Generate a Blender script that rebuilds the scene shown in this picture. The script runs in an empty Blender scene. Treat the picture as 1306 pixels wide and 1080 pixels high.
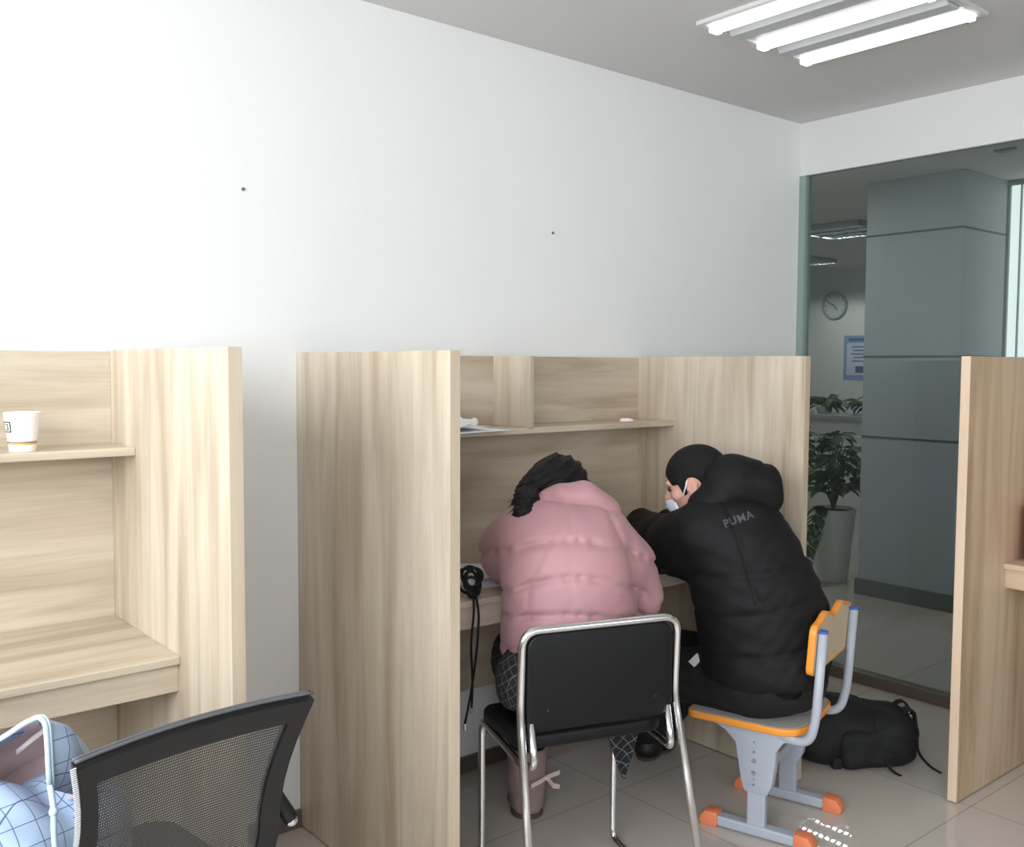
import bpy, bmesh, math, random
import numpy as np
from mathutils import Vector, Matrix, Euler
from mathutils.bvhtree import BVHTree
R_ = math.radians
random.seed(7)
SC = bpy.context.scene
COL = SC.collection

# ------------------------------------------------------------------ room dimensions (metres)
YW = 2.6235          # long white wall
XG = 3.884           # glass partition
ZC = 2.529           # ceiling
ZB = 2.291           # underside of the beam over the glass
HC = 1.45            # carrel height
XWIN, YREAR = -.85, -3.3
CAMH = 1.4157
YAW = R_(50.4445)
VF = Vector((math.cos(YAW), math.sin(YAW), 0))     # horizontal heading of the people / bags frame
VR = Vector((math.sin(YAW), -math.cos(YAW), 0))
FRAME_ROT = YAW - math.pi / 2


def world(a, d, z=0.0):
    p = VR * a + VF * d
    return Vector((p.x, p.y, z))


# ------------------------------------------------------------------ object helpers
def link(o, parent=None):
    COL.objects.link(o)
    if parent is not None:
        o.parent = parent
    return o


def tag(o, label=None, cat=None, group=None, kind=None):
    if label: o['label'] = label
    if cat: o['category'] = cat
    if group: o['group'] = group
    if kind: o['kind'] = kind
    return o


def thing(name, label, cat, loc=(0, 0, 0), rz=0.0, group=None):
    o = bpy.data.objects.new(name, None)
    o.empty_display_size = .05
    link(o)
    o.location = loc
    o.rotation_euler = (0, 0, rz)
    return tag(o, label, cat, group)


def thicken(bm, geom=None, thickness=.001):
    """close a one-sided sheet into a thin solid"""
    bm.normal_update()
    vs = list(bm.verts); fs = list(bm.faces); be = [e for e in bm.edges if len(e.link_faces) == 1]
    mp = {v: bm.verts.new(v.co - v.normal * thickness) for v in vs}
    for e in be:
        a, b = e.link_loops[0].vert, e.link_loops[0].link_loop_next.vert
        bm.faces.new((b, a, mp[a], mp[b]))
    for f in fs:
        bm.faces.new([mp[v] for v in reversed(f.verts)])


class MB:
    """collects shapes for one mesh"""
    def __init__(self):
        self.bm = bmesh.new()

    def box(self, lo, hi, bevel=0.0, seg=2):
        lo = Vector(lo); hi = Vector(hi)
        b = bmesh.new()
        bmesh.ops.create_cube(b, size=1)
        for v in b.verts:
            v.co = Vector(((lo[i] + hi[i]) / 2 + v.co[i] * (hi[i] - lo[i]) for i in range(3)))
        if bevel > 0:
            bmesh.ops.bevel(b, geom=list(b.edges), offset=bevel, segments=seg, affect='EDGES', profile=.5)
        self._add(b); return self

    def _add(self, b, M=None):
        if M is not None:
            b.transform(M)
        me = bpy.data.meshes.new('t'); b.to_mesh(me); b.free()
        self.bm.from_mesh(me); bpy.data.meshes.remove(me)

    def tube(self, pts, r, n=12, cap=True, closed=False):
        pts = [Vector(p) for p in pts]
        rs = r if isinstance(r, (list, tuple)) else [r] * len(pts)
        N = len(pts)
        rings = []
        prev = None
        for i, p in enumerate(pts):
            if closed:
                t = (pts[(i + 1) % N] - pts[i - 1]).normalized()
            else:
                a = pts[max(i - 1, 0)]; c = pts[min(i + 1, N - 1)]
                t = (c - a).normalized()
            if prev is None:
                ref = Vector((0, 0, 1)) if abs(t.z) < .9 else Vector((1, 0, 0))
                u = t.cross(ref).normalized()
            else:
                u = (prev - t * prev.dot(t)).normalized()
            prev = u
            w = t.cross(u)
            rings.append([self.bm.verts.new(p + (u * math.cos(2 * math.pi * k / n) + w * math.sin(2 * math.pi * k / n)) * rs[i]) for k in range(n)])
        M = N if closed else N - 1
        for i in range(M):
            A = rings[i]; B = rings[(i + 1) % N]
            for k in range(n):
                self.bm.faces.new((A[k], A[(k + 1) % n], B[(k + 1) % n], B[k]))
        if cap and not closed:
            self.bm.faces.new(rings[0][::-1]); self.bm.faces.new(rings[-1])
        return self

    def ribbon(self, pts, sides, w, t):
        """flat strap: pts path, sides = width direction per point"""
        rings = []
        N = len(pts)
        for i, p in enumerate(pts):
            p = Vector(p); s = Vector(sides[i] if isinstance(sides, list) else sides).normalized()
            a = Vector(pts[max(i - 1, 0)]); c = Vector(pts[min(i + 1, N - 1)])
            nrm = (c - a).normalized().cross(s).normalized()
            rings.append([self.bm.verts.new(p + s * (sx * w / 2) + nrm * (sy * t / 2)) for sx, sy in ((-1, -1), (1, -1), (1, 1), (-1, 1))])
        for i in range(N - 1):
            for k in range(4):
                self.bm.faces.new((rings[i][k], rings[i][(k + 1) % 4], rings[i + 1][(k + 1) % 4], rings[i + 1][k]))
        self.bm.faces.new(rings[0][::-1]); self.bm.faces.new(rings[-1])
        return self

    def lathe(self, prof, n=32, c=(0, 0, 0)):
        c = Vector(c)
        rings = []
        for r, z in prof:
            if r <= 1e-6:
                rings.append([self.bm.verts.new(c + Vector((0, 0, z)))])
            else:
                rings.append([self.bm.verts.new(c + Vector((r * math.cos(2 * math.pi * k / n), r * math.sin(2 * math.pi * k / n), z))) for k in range(n)])
        for i in range(len(rings) - 1):
            A, B = rings[i], rings[i + 1]
            for k in range(n):
                q = [A[k % len(A)], A[(k + 1) % len(A)], B[(k + 1) % len(B)], B[k % len(B)]]
                q2 = []
                for v in q:
                    if v not in q2: q2.append(v)
                if len(q2) > 2:
                    self.bm.faces.new(q2)
        return self

    def prism(self, outline, th, M=None, bevel=0.0, seg=2, hole=None):
        """outline in XY extruded along +Z by th, moved by M"""
        b = bmesh.new()
        if hole is None:
            vs = [b.verts.new((x, y, 0)) for x, y in outline]
            f = b.faces.new(vs)
            r = bmesh.ops.extrude_face_region(b, geom=[f])
            bmesh.ops.translate(b, verts=[v for v in r['geom'] if isinstance(v, bmesh.types.BMVert)], vec=(0, 0, th))
        else:
            n = len(outline)
            L = []
            for z in (0, th):
                L.append(([b.verts.new((x, y, z)) for x, y in outline], [b.verts.new((x, y, z)) for x, y in hole]))
            (o0, h0), (o1, h1) = L
            for k in range(n):
                j = (k + 1) % n
                b.faces.new((o0[k], o0[j], o1[j], o1[k])); b.faces.new((h0[j], h0[k], h1[k], h1[j]))
                b.faces.new((o1[k], o1[j], h1[j], h1[k])); b.faces.new((o0[j], o0[k], h0[k], h0[j]))
        bmesh.ops.recalc_face_normals(b, faces=b.faces)
        if bevel > 0:
            ed = [e for e in b.edges if len(e.link_faces) == 2 and e.calc_face_angle(0) > .9]
            bmesh.ops.bevel(b, geom=ed, offset=bevel, segments=seg, affect='EDGES', profile=.5)
        self._add(b, M); return self

    def ball(self, c, r, sub=3):
        b = bmesh.new()
        bmesh.ops.create_icosphere(b, subdivisions=sub, radius=1)
        r = r if isinstance(r, (tuple, list)) else (r, r, r)
        for v in b.verts:
            v.co = Vector((c[i] + v.co[i] * r[i] for i in range(3)))
        self._add(b); return self

    def cyl(self, a, b_, r, n=20):
        return self.tube([a, b_], r, n)

    def build(self, name, mat, parent=None, smooth=False, angle=None, xf=None):
        if xf is not None:
            self.bm.transform(xf)
        bmesh.ops.recalc_face_normals(self.bm, faces=self.bm.faces)
        me = bpy.data.meshes.new(name)
        self.bm.to_mesh(me); self.bm.free()
        me.materials.append(mat)
        if smooth or angle:
            me.polygons.foreach_set('use_smooth', [True] * len(me.polygons))
            if angle:
                me.set_sharp_from_angle(angle=R_(angle))
        o = bpy.data.objects.new(name, me)
        return link(o, parent)


def rrect(w, h, r, n=6, cx=0, cy=0):
    out = []
    for sx, sy, a0 in ((1, 1, 0), (-1, 1, 90), (-1, -1, 180), (1, -1, 270)):
        for k in range(n + 1):
            a = R_(a0 + 90 * k / n)
            out.append((cx + sx * (w / 2 - r) + r * math.cos(a), cy + sy * (h / 2 - r) + r * math.sin(a)))
    return out


def arc_path(pts, r, n=6):
    """polyline with rounded corners"""
    pts = [Vector(p) for p in pts]
    out = [pts[0]]
    for i in range(1, len(pts) - 1):
        a, b, c = pts[i - 1], pts[i], pts[i + 1]
        u = (a - b); v = (c - b)
        rr = min(r, u.length * .49, v.length * .49)
        p0 = b + u.normalized() * rr; p1 = b + v.normalized() * rr
        for k in range(n + 1):
            t = k / n
            out.append(p0 * (1 - t) ** 2 + b * 2 * t * (1 - t) + p1 * t * t)
    out.append(pts[-1])
    return out


def copy_tree(o, parent=None):
    c = o.copy(); COL.objects.link(c); c.parent = parent
    for ch in list(o.children):
        copy_tree(ch, c)
    return c


# ------------------------------------------------------------------ implicit surfaces (bodies, garments)
class Field:
    def __init__(self, lo, hi, h):
        self.lo = np.array(lo, np.float32); self.h = h
        self.n = np.ceil((np.array(hi) - np.array(lo)) / h).astype(int) + 1
        self.ax = [self.lo[i] + h * np.arange(self.n[i], dtype=np.float32) for i in range(3)]
        self.v = np.full(self.n, 1.0, np.float32)

    def _sl(self, lo, hi):
        s = []
        for i in range(3):
            a = int(np.clip((lo[i] - self.lo[i]) / self.h, 0, self.n[i] - 1)); b = int(np.clip((hi[i] - self.lo[i]) / self.h + 2, 1, self.n[i]))
            s.append(slice(a, b))
        return tuple(s)

    def grid(self, s):
        return np.meshgrid(self.ax[0][s[0]], self.ax[1][s[1]], self.ax[2][s[2]], indexing='ij', sparse=True)

    def put(self, fn, lo, hi, k, mode='u'):
        m = k + 3 * self.h + .02
        s = self._sl(np.array(lo) - m, np.array(hi) + m)
        X, Y, Z = self.grid(s)
        d = fn(X, Y, Z)
        a = self.v[s]
        if mode == 'u':
            hh = np.clip(.5 + .5 * (a - d) / k, 0, 1)
            self.v[s] = a * (1 - hh) + d * hh - k * hh * (1 - hh)
        elif mode == 's':
            d = -d
            hh = np.clip(.5 - .5 * (a - d) / k, 0, 1)
            self.v[s] = a * (1 - hh) + d * hh + k * hh * (1 - hh)

    def cap(self, a, b, ra, rb=None, k=.03, mode='u', flat=1.0):
        rb = ra if rb is None else rb
        a = np.array(a, float); b = np.array(b, float); ab = b - a; L = max(ab @ ab, 1e-9)

        def fn(X, Y, Z):
            t = np.clip(((X - a[0]) * ab[0] + (Y - a[1]) * ab[1] + (Z - a[2]) * ab[2]) / L, 0, 1)
            return np.sqrt((X - a[0] - t * ab[0]) ** 2 + (Y - a[1] - t * ab[1]) ** 2 + (Z - a[2] - t * ab[2]) ** 2) - (ra + (rb - ra) * t)
        r = max(ra, rb)
        self.put(fn, np.minimum(a, b) - r, np.maximum(a, b) + r, k, mode)

    def chain(self, pts, rs, k=.03):
        for i in range(len(pts) - 1):
            self.cap(pts[i], pts[i + 1], rs[i], rs[i + 1], k)

    def ell(self, c, r, rot=None, k=.03, mode='u'):
        c = np.array(c, float); r = np.array(r, float)
        M = np.eye(3) if rot is None else np.array(rot.to_matrix() if hasattr(rot, 'to_matrix') else rot)
        M = M.T                                             # world -> local

        def fn(X, Y, Z):
            x, y, z = X - c[0], Y - c[1], Z - c[2]
            q = [M[i, 0] * x + M[i, 1] * y + M[i, 2] * z for i in range(3)]
            k0 = np.sqrt((q[0] / r[0]) ** 2 + (q[1] / r[1]) ** 2 + (q[2] / r[2]) ** 2)
            k1 = np.sqrt((q[0] / r[0] ** 2) ** 2 + (q[1] / r[1] ** 2) ** 2 + (q[2] / r[2] ** 2) ** 2) + 1e-6
            return k0 * (k0 - 1) / k1
        e = np.sqrt((np.abs(M.T) ** 2) @ (r ** 2))
        self.put(fn, c - e, c + e, k, mode)

    def rbox(self, c, half, rad, rot=None, k=.02, mode='u'):
        c = np.array(c, float); hf = np.array(half, float) - rad
        M = np.eye(3) if rot is None else np.array(rot.to_matrix() if hasattr(rot, 'to_matrix') else rot)
        M = M.T

        def fn(X, Y, Z):
            x, y, z = X - c[0], Y - c[1], Z - c[2]
            q = [np.abs(M[i, 0] * x + M[i, 1] * y + M[i, 2] * z) - hf[i] for i in range(3)]
            o = np.sqrt(np.maximum(q[0], 0) ** 2 + np.maximum(q[1], 0) ** 2 + np.maximum(q[2], 0) ** 2)
            return o + np.minimum(np.maximum(q[0], np.maximum(q[1], q[2])), 0) - rad
        e = np.abs(M.T) @ np.array(half, float)
        self.put(fn, c - e, c + e, k, mode)

    def plane_cut(self, p, n, k=.004):
        """keep the side the normal points away from"""
        p = np.array(p, float); n = np.array(n, float); n = n / np.linalg.norm(n)
        X, Y, Z = self.grid((slice(None),) * 3)
        d = (X - p[0]) * n[0] + (Y - p[1]) * n[1] + (Z - p[2]) * n[2]
        self.v = np.maximum(self.v, d.astype(np.float32))

    def displace(self, fn):
        X, Y, Z = self.grid((slice(None),) * 3)
        self.v = self.v + fn(X, Y, Z).astype(np.float32)

    def mesh(self, name, mat, parent=None, smooth_iter=2):
        v = self.v
        s = v < 0
        nx, ny, nz = v.shape
        cnt = np.zeros((nx - 1, ny - 1, nz - 1), np.int8)
        for i in (0, 1):
            for j in (0, 1):
                for k in (0, 1):
                    cnt += s[i:nx - 1 + i, j:ny - 1 + j, k:nz - 1 + k]
        act = (cnt > 0) & (cnt < 8)
        idx = -np.ones(act.shape, np.int64)
        C = np.argwhere(act)
        idx[act] = np.arange(len(C))
        acc = np.zeros((len(C), 3)); num = np.zeros(len(C))
        corners = [(i, j, k) for i in (0, 1) for j in (0, 1) for k in (0, 1)]
        for a in corners:
            for ax in range(3):
                if a[ax]: continue
                b = list(a); b[ax] = 1
                va = v[C[:, 0] + a[0], C[:, 1] + a[1], C[:, 2] + a[2]]; vb = v[C[:, 0] + b[0], C[:, 1] + b[1], C[:, 2] + b[2]]
                m = (va < 0) != (vb < 0)
                t = np.where(m, va / np.where(m, va - vb, 1), 0)
                p = np.array(a, float)[None] + 0 * acc
                p[:, ax] += t
                acc += p * m[:, None]; num += m
        V = (C + acc / num[:, None]) * self.h + self.lo
        F = []
        for ax in range(3):
            o1, o2 = [(1, 2), (2, 0), (0, 1)][ax]
            sl0 = [slice(None)] * 3; sl1 = [slice(None)] * 3
            sl0[ax] = slice(0, -1); sl1[ax] = slice(1, None)
            E = np.argwhere(s[tuple(sl0)] != s[tuple(sl1)])
            lim = np.array(act.shape)
            ok = (E[:, o1] > 0) & (E[:, o2] > 0) & (E[:, o1] < lim[o1]) & (E[:, o2] < lim[o2]) & (E[:, ax] < lim[ax])
            E = E[ok]
            sg = s[tuple(E.T)]
            q = []
            for d1, d2 in ((-1, -1), (0, -1), (0, 0), (-1, 0)):
                c = E.copy(); c[:, o1] += d1; c[:, o2] += d2
                q.append(idx[tuple(c.T)])
            q = np.stack(q, 1)
            q[~sg] = q[~sg][:, ::-1]
            F.append(q)
        F = np.concatenate(F)
        F = F[(F >= 0).all(1)]
        for _ in range(smooth_iter):
            sm = np.zeros_like(V); ct = np.zeros(len(V))
            for a, b in ((0, 1), (1, 2), (2, 3), (3, 0)):
                np.add.at(sm, F[:, a], V[F[:, b]]); np.add.at(ct, F[:, a], 1)
                np.add.at(sm, F[:, b], V[F[:, a]]); np.add.at(ct, F[:, b], 1)
            V = V * .5 + .5 * sm / np.maximum(ct, 1)[:, None]
        me = bpy.data.meshes.new(name)
        me.vertices.add(len(V)); me.vertices.foreach_set('co', V.astype(np.float32).ravel())
        me.loops.add(F.size); me.loops.foreach_set('vertex_index', F.astype(np.int32).ravel())
        me.polygons.add(len(F)); me.polygons.foreach_set('loop_start', np.arange(0, F.size, 4, dtype=np.int32))
        me.update(calc_edges=True); me.validate()
        me.polygons.foreach_set('use_smooth', [True] * len(me.polygons))
        me.materials.append(mat)
        o = bpy.data.objects.new(name, me)
        return link(o, parent)


# ------------------------------------------------------------------ materials
def S(r, g, b):
    f = lambda c: (c / 255 / 12.92) if c / 255 <= .04045 else ((c / 255 + .055) / 1.055) ** 2.4
    return (f(r), f(g), f(b), 1)


def newmat(name):
    m = bpy.data.materials.new(name); m.use_nodes = True
    nt = m.node_tree
    return m, nt, nt.nodes['Principled BSDF'], nt.nodes, nt.links


def plain(name, col, rough=.5, metal=0.0, spec=.5, bump=0.0, bscale=200, noise=0.0, nscale=20, sheen=0.0):
    m, nt, b, N, L = newmat(name)
    b.inputs['Base Color'].default_value = col
    b.inputs['Roughness'].default_value = rough
    b.inputs['Metallic'].default_value = metal
    b.inputs['Specular IOR Level'].default_value = spec
    if sheen: b.inputs['Sheen Weight'].default_value = sheen
    tc = N.new('ShaderNodeTexCoord')
    if noise:
        n = N.new('ShaderNodeTexNoise'); n.inputs['Scale'].default_value = nscale; n.inputs['Detail'].default_value = 4
        L.new(tc.outputs['Object'], n.inputs['Vector'])
        mx = N.new('ShaderNodeMix'); mx.data_type = 'RGBA'
        mx.inputs['A'].default_value = [c * (1 - noise) for c in col[:3]] + [1]; mx.inputs['B'].default_value = [min(1, c * (1 + noise)) for c in col[:3]] + [1]
        L.new(n.outputs['Fac'], mx.inputs['Factor']); L.new(mx.outputs['Result'], b.inputs['Base Color'])
    if bump:
        n = N.new('ShaderNodeTexNoise'); n.inputs['Scale'].default_value = bscale; n.inputs['Detail'].default_value = 3
        L.new(tc.outputs['Object'], n.inputs['Vector'])
        bp = N.new('ShaderNodeBump'); bp.inputs['Strength'].default_value = bump; bp.inputs['Distance'].default_value = .004
        L.new(n.outputs['Fac'], bp.inputs['Height']); L.new(bp.outputs['Normal'], b.inputs['Normal'])
    return m


def emit(name, col, strength):
    m, nt, b, N, L = newmat(name)
    b.inputs['Base Color'].default_value = col
    b.inputs['Emission Color'].default_value = col
    b.inputs['Emission Strength'].default_value = strength
    return m


def wood(name, axis, seed=0.0, dark=(174, 157, 136), mid=(194, 179, 159), light=(210, 197, 179)):
    """pale oak laminate with the grain along one local axis"""
    m, nt, b, N, L = newmat(name)
    tc = N.new('ShaderNodeTexCoord'); oi = N.new('ShaderNodeObjectInfo')
    ad = N.new('ShaderNodeVectorMath'); ad.operation = 'MULTIPLY_ADD'
    L.new(oi.outputs['Random'], ad.inputs[0]); ad.inputs[1].default_value = (7.3, 3.1, 5.7)
    L.new(tc.outputs['Object'], ad.inputs[2])

    def mapped(s_long, s_across):
        mp = N.new('ShaderNodeMapping')
        sc = [s_across] * 3; sc[axis] = s_long
        mp.inputs['Scale'].default_value = sc
        mp.inputs['Location'].default_value = (seed, seed * 1.7, seed * .6)
        L.new(ad.outputs[0], mp.inputs['Vector'])
        return mp
    n1 = N.new('ShaderNodeTexNoise'); n1.inputs['Scale'].default_value = 1; n1.inputs['Detail'].default_value = 5; n1.inputs['Distortion'].default_value = .8
    L.new(mapped(1.1, 13).outputs[0], n1.inputs['Vector'])
    n2 = N.new('ShaderNodeTexNoise'); n2.inputs['Scale'].default_value = 1; n2.inputs['Detail'].default_value = 3
    L.new(mapped(7, 150).outputs[0], n2.inputs['Vector'])
    n3 = N.new('ShaderNodeTexNoise'); n3.inputs['Scale'].default_value = 1; n3.inputs['Detail'].default_value = 1
    L.new(mapped(.6, 4.5).outputs[0], n3.inputs['Vector'])
    a1 = N.new('ShaderNodeMath'); a1.operation = 'MULTIPLY_ADD'; a1.inputs[1].default_value = .22
    L.new(n2.outputs['Fac'], a1.inputs[0]); L.new(n1.outputs['Fac'], a1.inputs[2])
    a2 = N.new('ShaderNodeMath'); a2.operation = 'MULTIPLY_ADD'; a2.inputs[1].default_value = .45
    L.new(n3.outputs['Fac'], a2.inputs[0]); L.new(a1.outputs[0], a2.inputs[2])
    cr = N.new('ShaderNodeValToRGB')
    cr.color_ramp.elements[0].position = .62; cr.color_ramp.elements[0].color = S(*dark)
    cr.color_ramp.elements[1].position = 1.02; cr.color_ramp.elements[1].color = S(*light)
    e = cr.color_ramp.elements.new(.80); e.color = S(*mid)
    L.new(a2.outputs[0], cr.inputs['Fac']); L.new(cr.outputs['Color'], b.inputs['Base Color'])
    b.inputs['Roughness'].default_value = .42
    b.inputs['Specular IOR Level'].default_value = .4
    return m


def plaid(name, base, line, size, width=.06, rot=(0, 0, 0), third=None, rough=.85):
    m, nt, b, N, L = newmat(name)
    tc = N.new('ShaderNodeTexCoord'); mp = N.new('ShaderNodeMapping')
    mp.inputs['Rotation'].default_value = rot; mp.inputs['Scale'].default_value = (1 / size,) * 3
    L.new(tc.outputs['Object'], mp.inputs['Vector'])
    sp = N.new('ShaderNodeSeparateXYZ'); L.new(mp.outputs[0], sp.inputs[0])
    outs = []
    for ax in ('X', 'Z') + ((third,) if third else ()):
        f = N.new('ShaderNodeMath'); f.operation = 'FRACT'; L.new(sp.outputs[ax], f.inputs[0])
        l = N.new('ShaderNodeMath'); l.operation = 'LESS_THAN'; l.inputs[1].default_value = width; L.new(f.outputs[0], l.inputs[0])
        outs.append(l)
    mx = N.new('ShaderNodeMath'); mx.operation = 'MAXIMUM'; L.new(outs[0].outputs[0], mx.inputs[0]); L.new(outs[1].outputs[0], mx.inputs[1])
    if third:
        m2 = N.new('ShaderNodeMath'); m2.operation = 'MAXIMUM'; L.new(mx.outputs[0], m2.inputs[0]); L.new(outs[2].outputs[0], m2.inputs[1]); mx = m2
    ns = N.new('ShaderNodeTexNoise'); ns.inputs['Scale'].default_value = 400; L.new(tc.outputs['Object'], ns.inputs['Vector'])
    c0 = N.new('ShaderNodeMix'); c0.data_type = 'RGBA'
    c0.inputs['A'].default_value = [c * .85 for c in base[:3]] + [1]; c0.inputs['B'].default_value = base
    L.new(ns.outputs['Fac'], c0.inputs['Factor'])
    c = N.new('ShaderNodeMix'); c.data_type = 'RGBA'
    L.new(mx.outputs[0], c.inputs['Factor']); L.new(c0.outputs['Result'], c.inputs['A']); c.inputs['B'].default_value = line
    L.new(c.outputs['Result'], b.inputs['Base Color'])
    b.inputs['Roughness'].default_value = rough
    return m


def tiles(name, col, size, joint, rough):
    m, nt, b, N, L = newmat(name)
    tc = N.new('ShaderNodeTexCoord')
    br = N.new('ShaderNodeTexBrick')
    br.offset = 0; br.squash = 1
    br.inputs['Scale'].default_value = 1
    br.inputs['Brick Width'].default_value = size; br.inputs['Row Height'].default_value = size
    br.inputs['Mortar Size'].default_value = joint; br.inputs['Mortar Smooth'].default_value = .1
    mp = N.new('ShaderNodeMapping'); mp.inputs['Location'].default_value = (.13, .22, 0)
    L.new(tc.outputs['Object'], mp.inputs['Vector']); L.new(mp.outputs[0], br.inputs['Vector'])
    ns = N.new('ShaderNodeTexNoise'); ns.inputs['Scale'].default_value = 3; ns.inputs['Detail'].default_value = 6
    L.new(tc.outputs['Object'], ns.inputs['Vector'])
    cm = N.new('ShaderNodeMix'); cm.data_type = 'RGBA'
    cm.inputs['A'].default_value = [c * .93 for c in col[:3]] + [1]; cm.inputs['B'].default_value = [c * 1.06 for c in col[:3]] + [1]
    L.new(ns.outputs['Fac'], cm.inputs['Factor'])
    L.new(cm.outputs['Result'], br.inputs['Color1']); L.new(cm.outputs['Result'], br.inputs['Color2'])
    br.inputs['Mortar'].default_value = [c * .72 for c in col[:3]] + [1]
    L.new(br.outputs['Color'], b.inputs['Base Color'])
    b.inputs['Roughness'].default_value = rough
    return m


def glass_mat(name, tint, refl):
    m, nt, b, N, L = newmat(name)
    N.remove(b)
    out = N['Material Output']
    tr = N.new('ShaderNodeBsdfTransparent'); tr.inputs['Color'].default_value = tint
    gl = N.new('ShaderNodeBsdfGlossy'); gl.inputs['Roughness'].default_value = .0; gl.inputs['Color'].default_value = (.9, 1, .97, 1)
    lw = N.new('ShaderNodeLayerWeight'); lw.inputs['Blend'].default_value = .5
    pw_ = N.new('ShaderNodeMath'); pw_.operation = 'POWER'; pw_.inputs[1].default_value = 5
    L.new(lw.outputs['Facing'], pw_.inputs[0])
    mu = N.new('ShaderNodeMath'); mu.operation = 'MULTIPLY_ADD'; mu.inputs[1].default_value = .9 * refl; mu.inputs[2].default_value = .042 * refl
    L.new(pw_.outputs[0], mu.inputs[0])
    mx = N.new('ShaderNodeMixShader')
    L.new(mu.outputs[0], mx.inputs['Fac']); L.new(tr.outputs[0], mx.inputs[1]); L.new(gl.outputs[0], mx.inputs[2])
    L.new(mx.outputs[0], out.inputs['Surface'])
    return m


def mesh_fabric(name):
    """black open weave: tiny threads with gaps"""
    m, nt, b, N, L = newmat(name)
    out = N['Material Output']
    tc = N.new('ShaderNodeTexCoord'); sp = N.new('ShaderNodeSeparateXYZ'); L.new(tc.outputs['Object'], sp.inputs[0])

    def band(expr_in, pitch, thr):
        mu = N.new('ShaderNodeMath'); mu.operation = 'DIVIDE'; mu.inputs[1].default_value = pitch; L.new(expr_in, mu.inputs[0])
        f = N.new('ShaderNodeMath'); f.operation = 'FRACT'; L.new(mu.outputs[0], f.inputs[0])
        g = N.new('ShaderNodeMath'); g.operation = 'GREATER_THAN'; g.inputs[1].default_value = thr; L.new(f.outputs[0], g.inputs[0])
        return g
    gz = band(sp.outputs['Z'], .0052, .68)
    gx = band(sp.outputs['X'], .0040, .54)
    mul = N.new('ShaderNodeMath'); mul.operation = 'MULTIPLY'
    L.new(gz.outputs[0], mul.inputs[0]); L.new(gx.outputs[0], mul.inputs[1])
    b.inputs['Base Color'].default_value = S(74, 72, 70); b.inputs['Roughness'].default_value = .6
    tr = N.new('ShaderNodeBsdfTransparent')
    mx = N.new('ShaderNodeMixShader')
    L.new(mul.outputs[0], mx.inputs['Fac']); L.new(b.outputs[0], mx.inputs[1]); L.new(tr.outputs[0], mx.inputs[2])
    L.new(mx.outputs[0], out.inputs['Surface'])
    return m


def cup_mat(name):
    m, nt, b, N, L = newmat(name)
    tc = N.new('ShaderNodeTexCoord'); sp = N.new('ShaderNodeSeparateXYZ'); L.new(tc.outputs['Object'], sp.inputs[0])
    cr = N.new('ShaderNodeValToRGB'); cr.color_ramp.interpolation = 'CONSTANT'
    L.new(sp.outputs['Z'], cr.inputs['Fac'])
    el = cr.color_ramp.elements
    el[0].position = 0; el[0].color = S(246, 244, 240)
    el[1].position = .0155; el[1].color = S(226, 172, 110)
    for p, c in ((.0185, S(250, 248, 244)), (.0195, S(150, 130, 112)), (.0215, S(250, 249, 247))):
        e = el.new(p); e.color = c
    L.new(cr.outputs['Color'], b.inputs['Base Color'])
    b.inputs['Roughness'].default_value = .5
    return m


WALLM = plain('white_paint', S(233, 233, 233), .7, noise=.015, nscale=4, bump=.03, bscale=120)
CEILM = plain('ceiling_paint', S(214, 213, 212), .8)
FLOORM = tiles('polished_tile', S(196, 186, 178), .8, .003, .016)
BASEM = plain('brown_baseboard', S(104, 92, 82), .45)
OAK_V = wood('oak_upright_grain', 2)
OAK_H = wood('oak_level_grain', 0, 3.3)
OAK_E = wood('oak_edge_band', 2, 5.1, (186, 167, 144), (196, 179, 157), (204, 189, 168))
GLASSM = glass_mat('tinted_glass', (.78, .815, .805, 1), 1.0)
PANEM = glass_mat('clear_glass', (.93, .95, .95, 1), .8)
CHROME = plain('chrome', (.78, .78, .80, 1), .14, 1.0)
STEEL = plain('brushed_steel', (.55, .56, .57, 1), .3, 1.0)
BLACKPL = plain('black_plastic', S(18, 19, 21), .45)
VINYL = plain('black_vinyl', S(14, 15, 17), .42, spec=.3, bump=.12, bscale=350, noise=.2, nscale=9)
GREYPT = plain('grey_enamel', S(172, 178, 190), .38)
ORANGE = plain('orange_edging', S(240, 152, 58), .4)
CORAL = plain('coral_plastic', S(228, 130, 88), .45)
BIRCH = plain('tan_board', S(196, 180, 152), .5, noise=.06, nscale=14)
BLUECAP = plain('blue_cap', S(62, 98, 180), .45)
PINK = plain('pink_nylon', S(178, 133, 139), .62, bump=.10, bscale=60, noise=.03, nscale=8, sheen=.1)
BLACKNY = plain('black_nylon', S(16, 16, 18), .72, spec=.3, bump=.15, bscale=38, noise=.15, nscale=10)
BLACKTX = plain('black_cloth', S(15, 16, 19), .85, bump=.2, bscale=90)
BAGM = plain('black_canvas', S(17, 18, 20), .75, bump=.3, bscale=180)
SKIN = plain('skin', S(212, 160, 142), .5, bump=.03, bscale=120)
HAIRM = plain('black_hair', S(15, 13, 13), .6, spec=.3, bump=.5, bscale=160)
HAIRC = plain('cropped_hair', S(20, 19, 20), .75, spec=.3, bump=.6, bscale=300, noise=.4, nscale=60)
PAPERM = plain('white_paper', S(244, 245, 250), .8)
SUEDE = plain('taupe_suede', S(140, 120, 118), .9, bump=.3, bscale=150)
SOLE = plain('dark_sole', S(78, 66, 64), .8)
BOW = plain('pale_ribbon', S(214, 190, 186), .6)
TAGM = plain('white_tag', S(226, 226, 228), .7)
MASKM = plain('pale_blue_mask', S(222, 232, 244), .8)
BLUEPL = plaid('blue_check', S(172, 192, 220), S(82, 98, 128), .034, .04, (R_(14), R_(20), R_(24)), 'Y')
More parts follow.
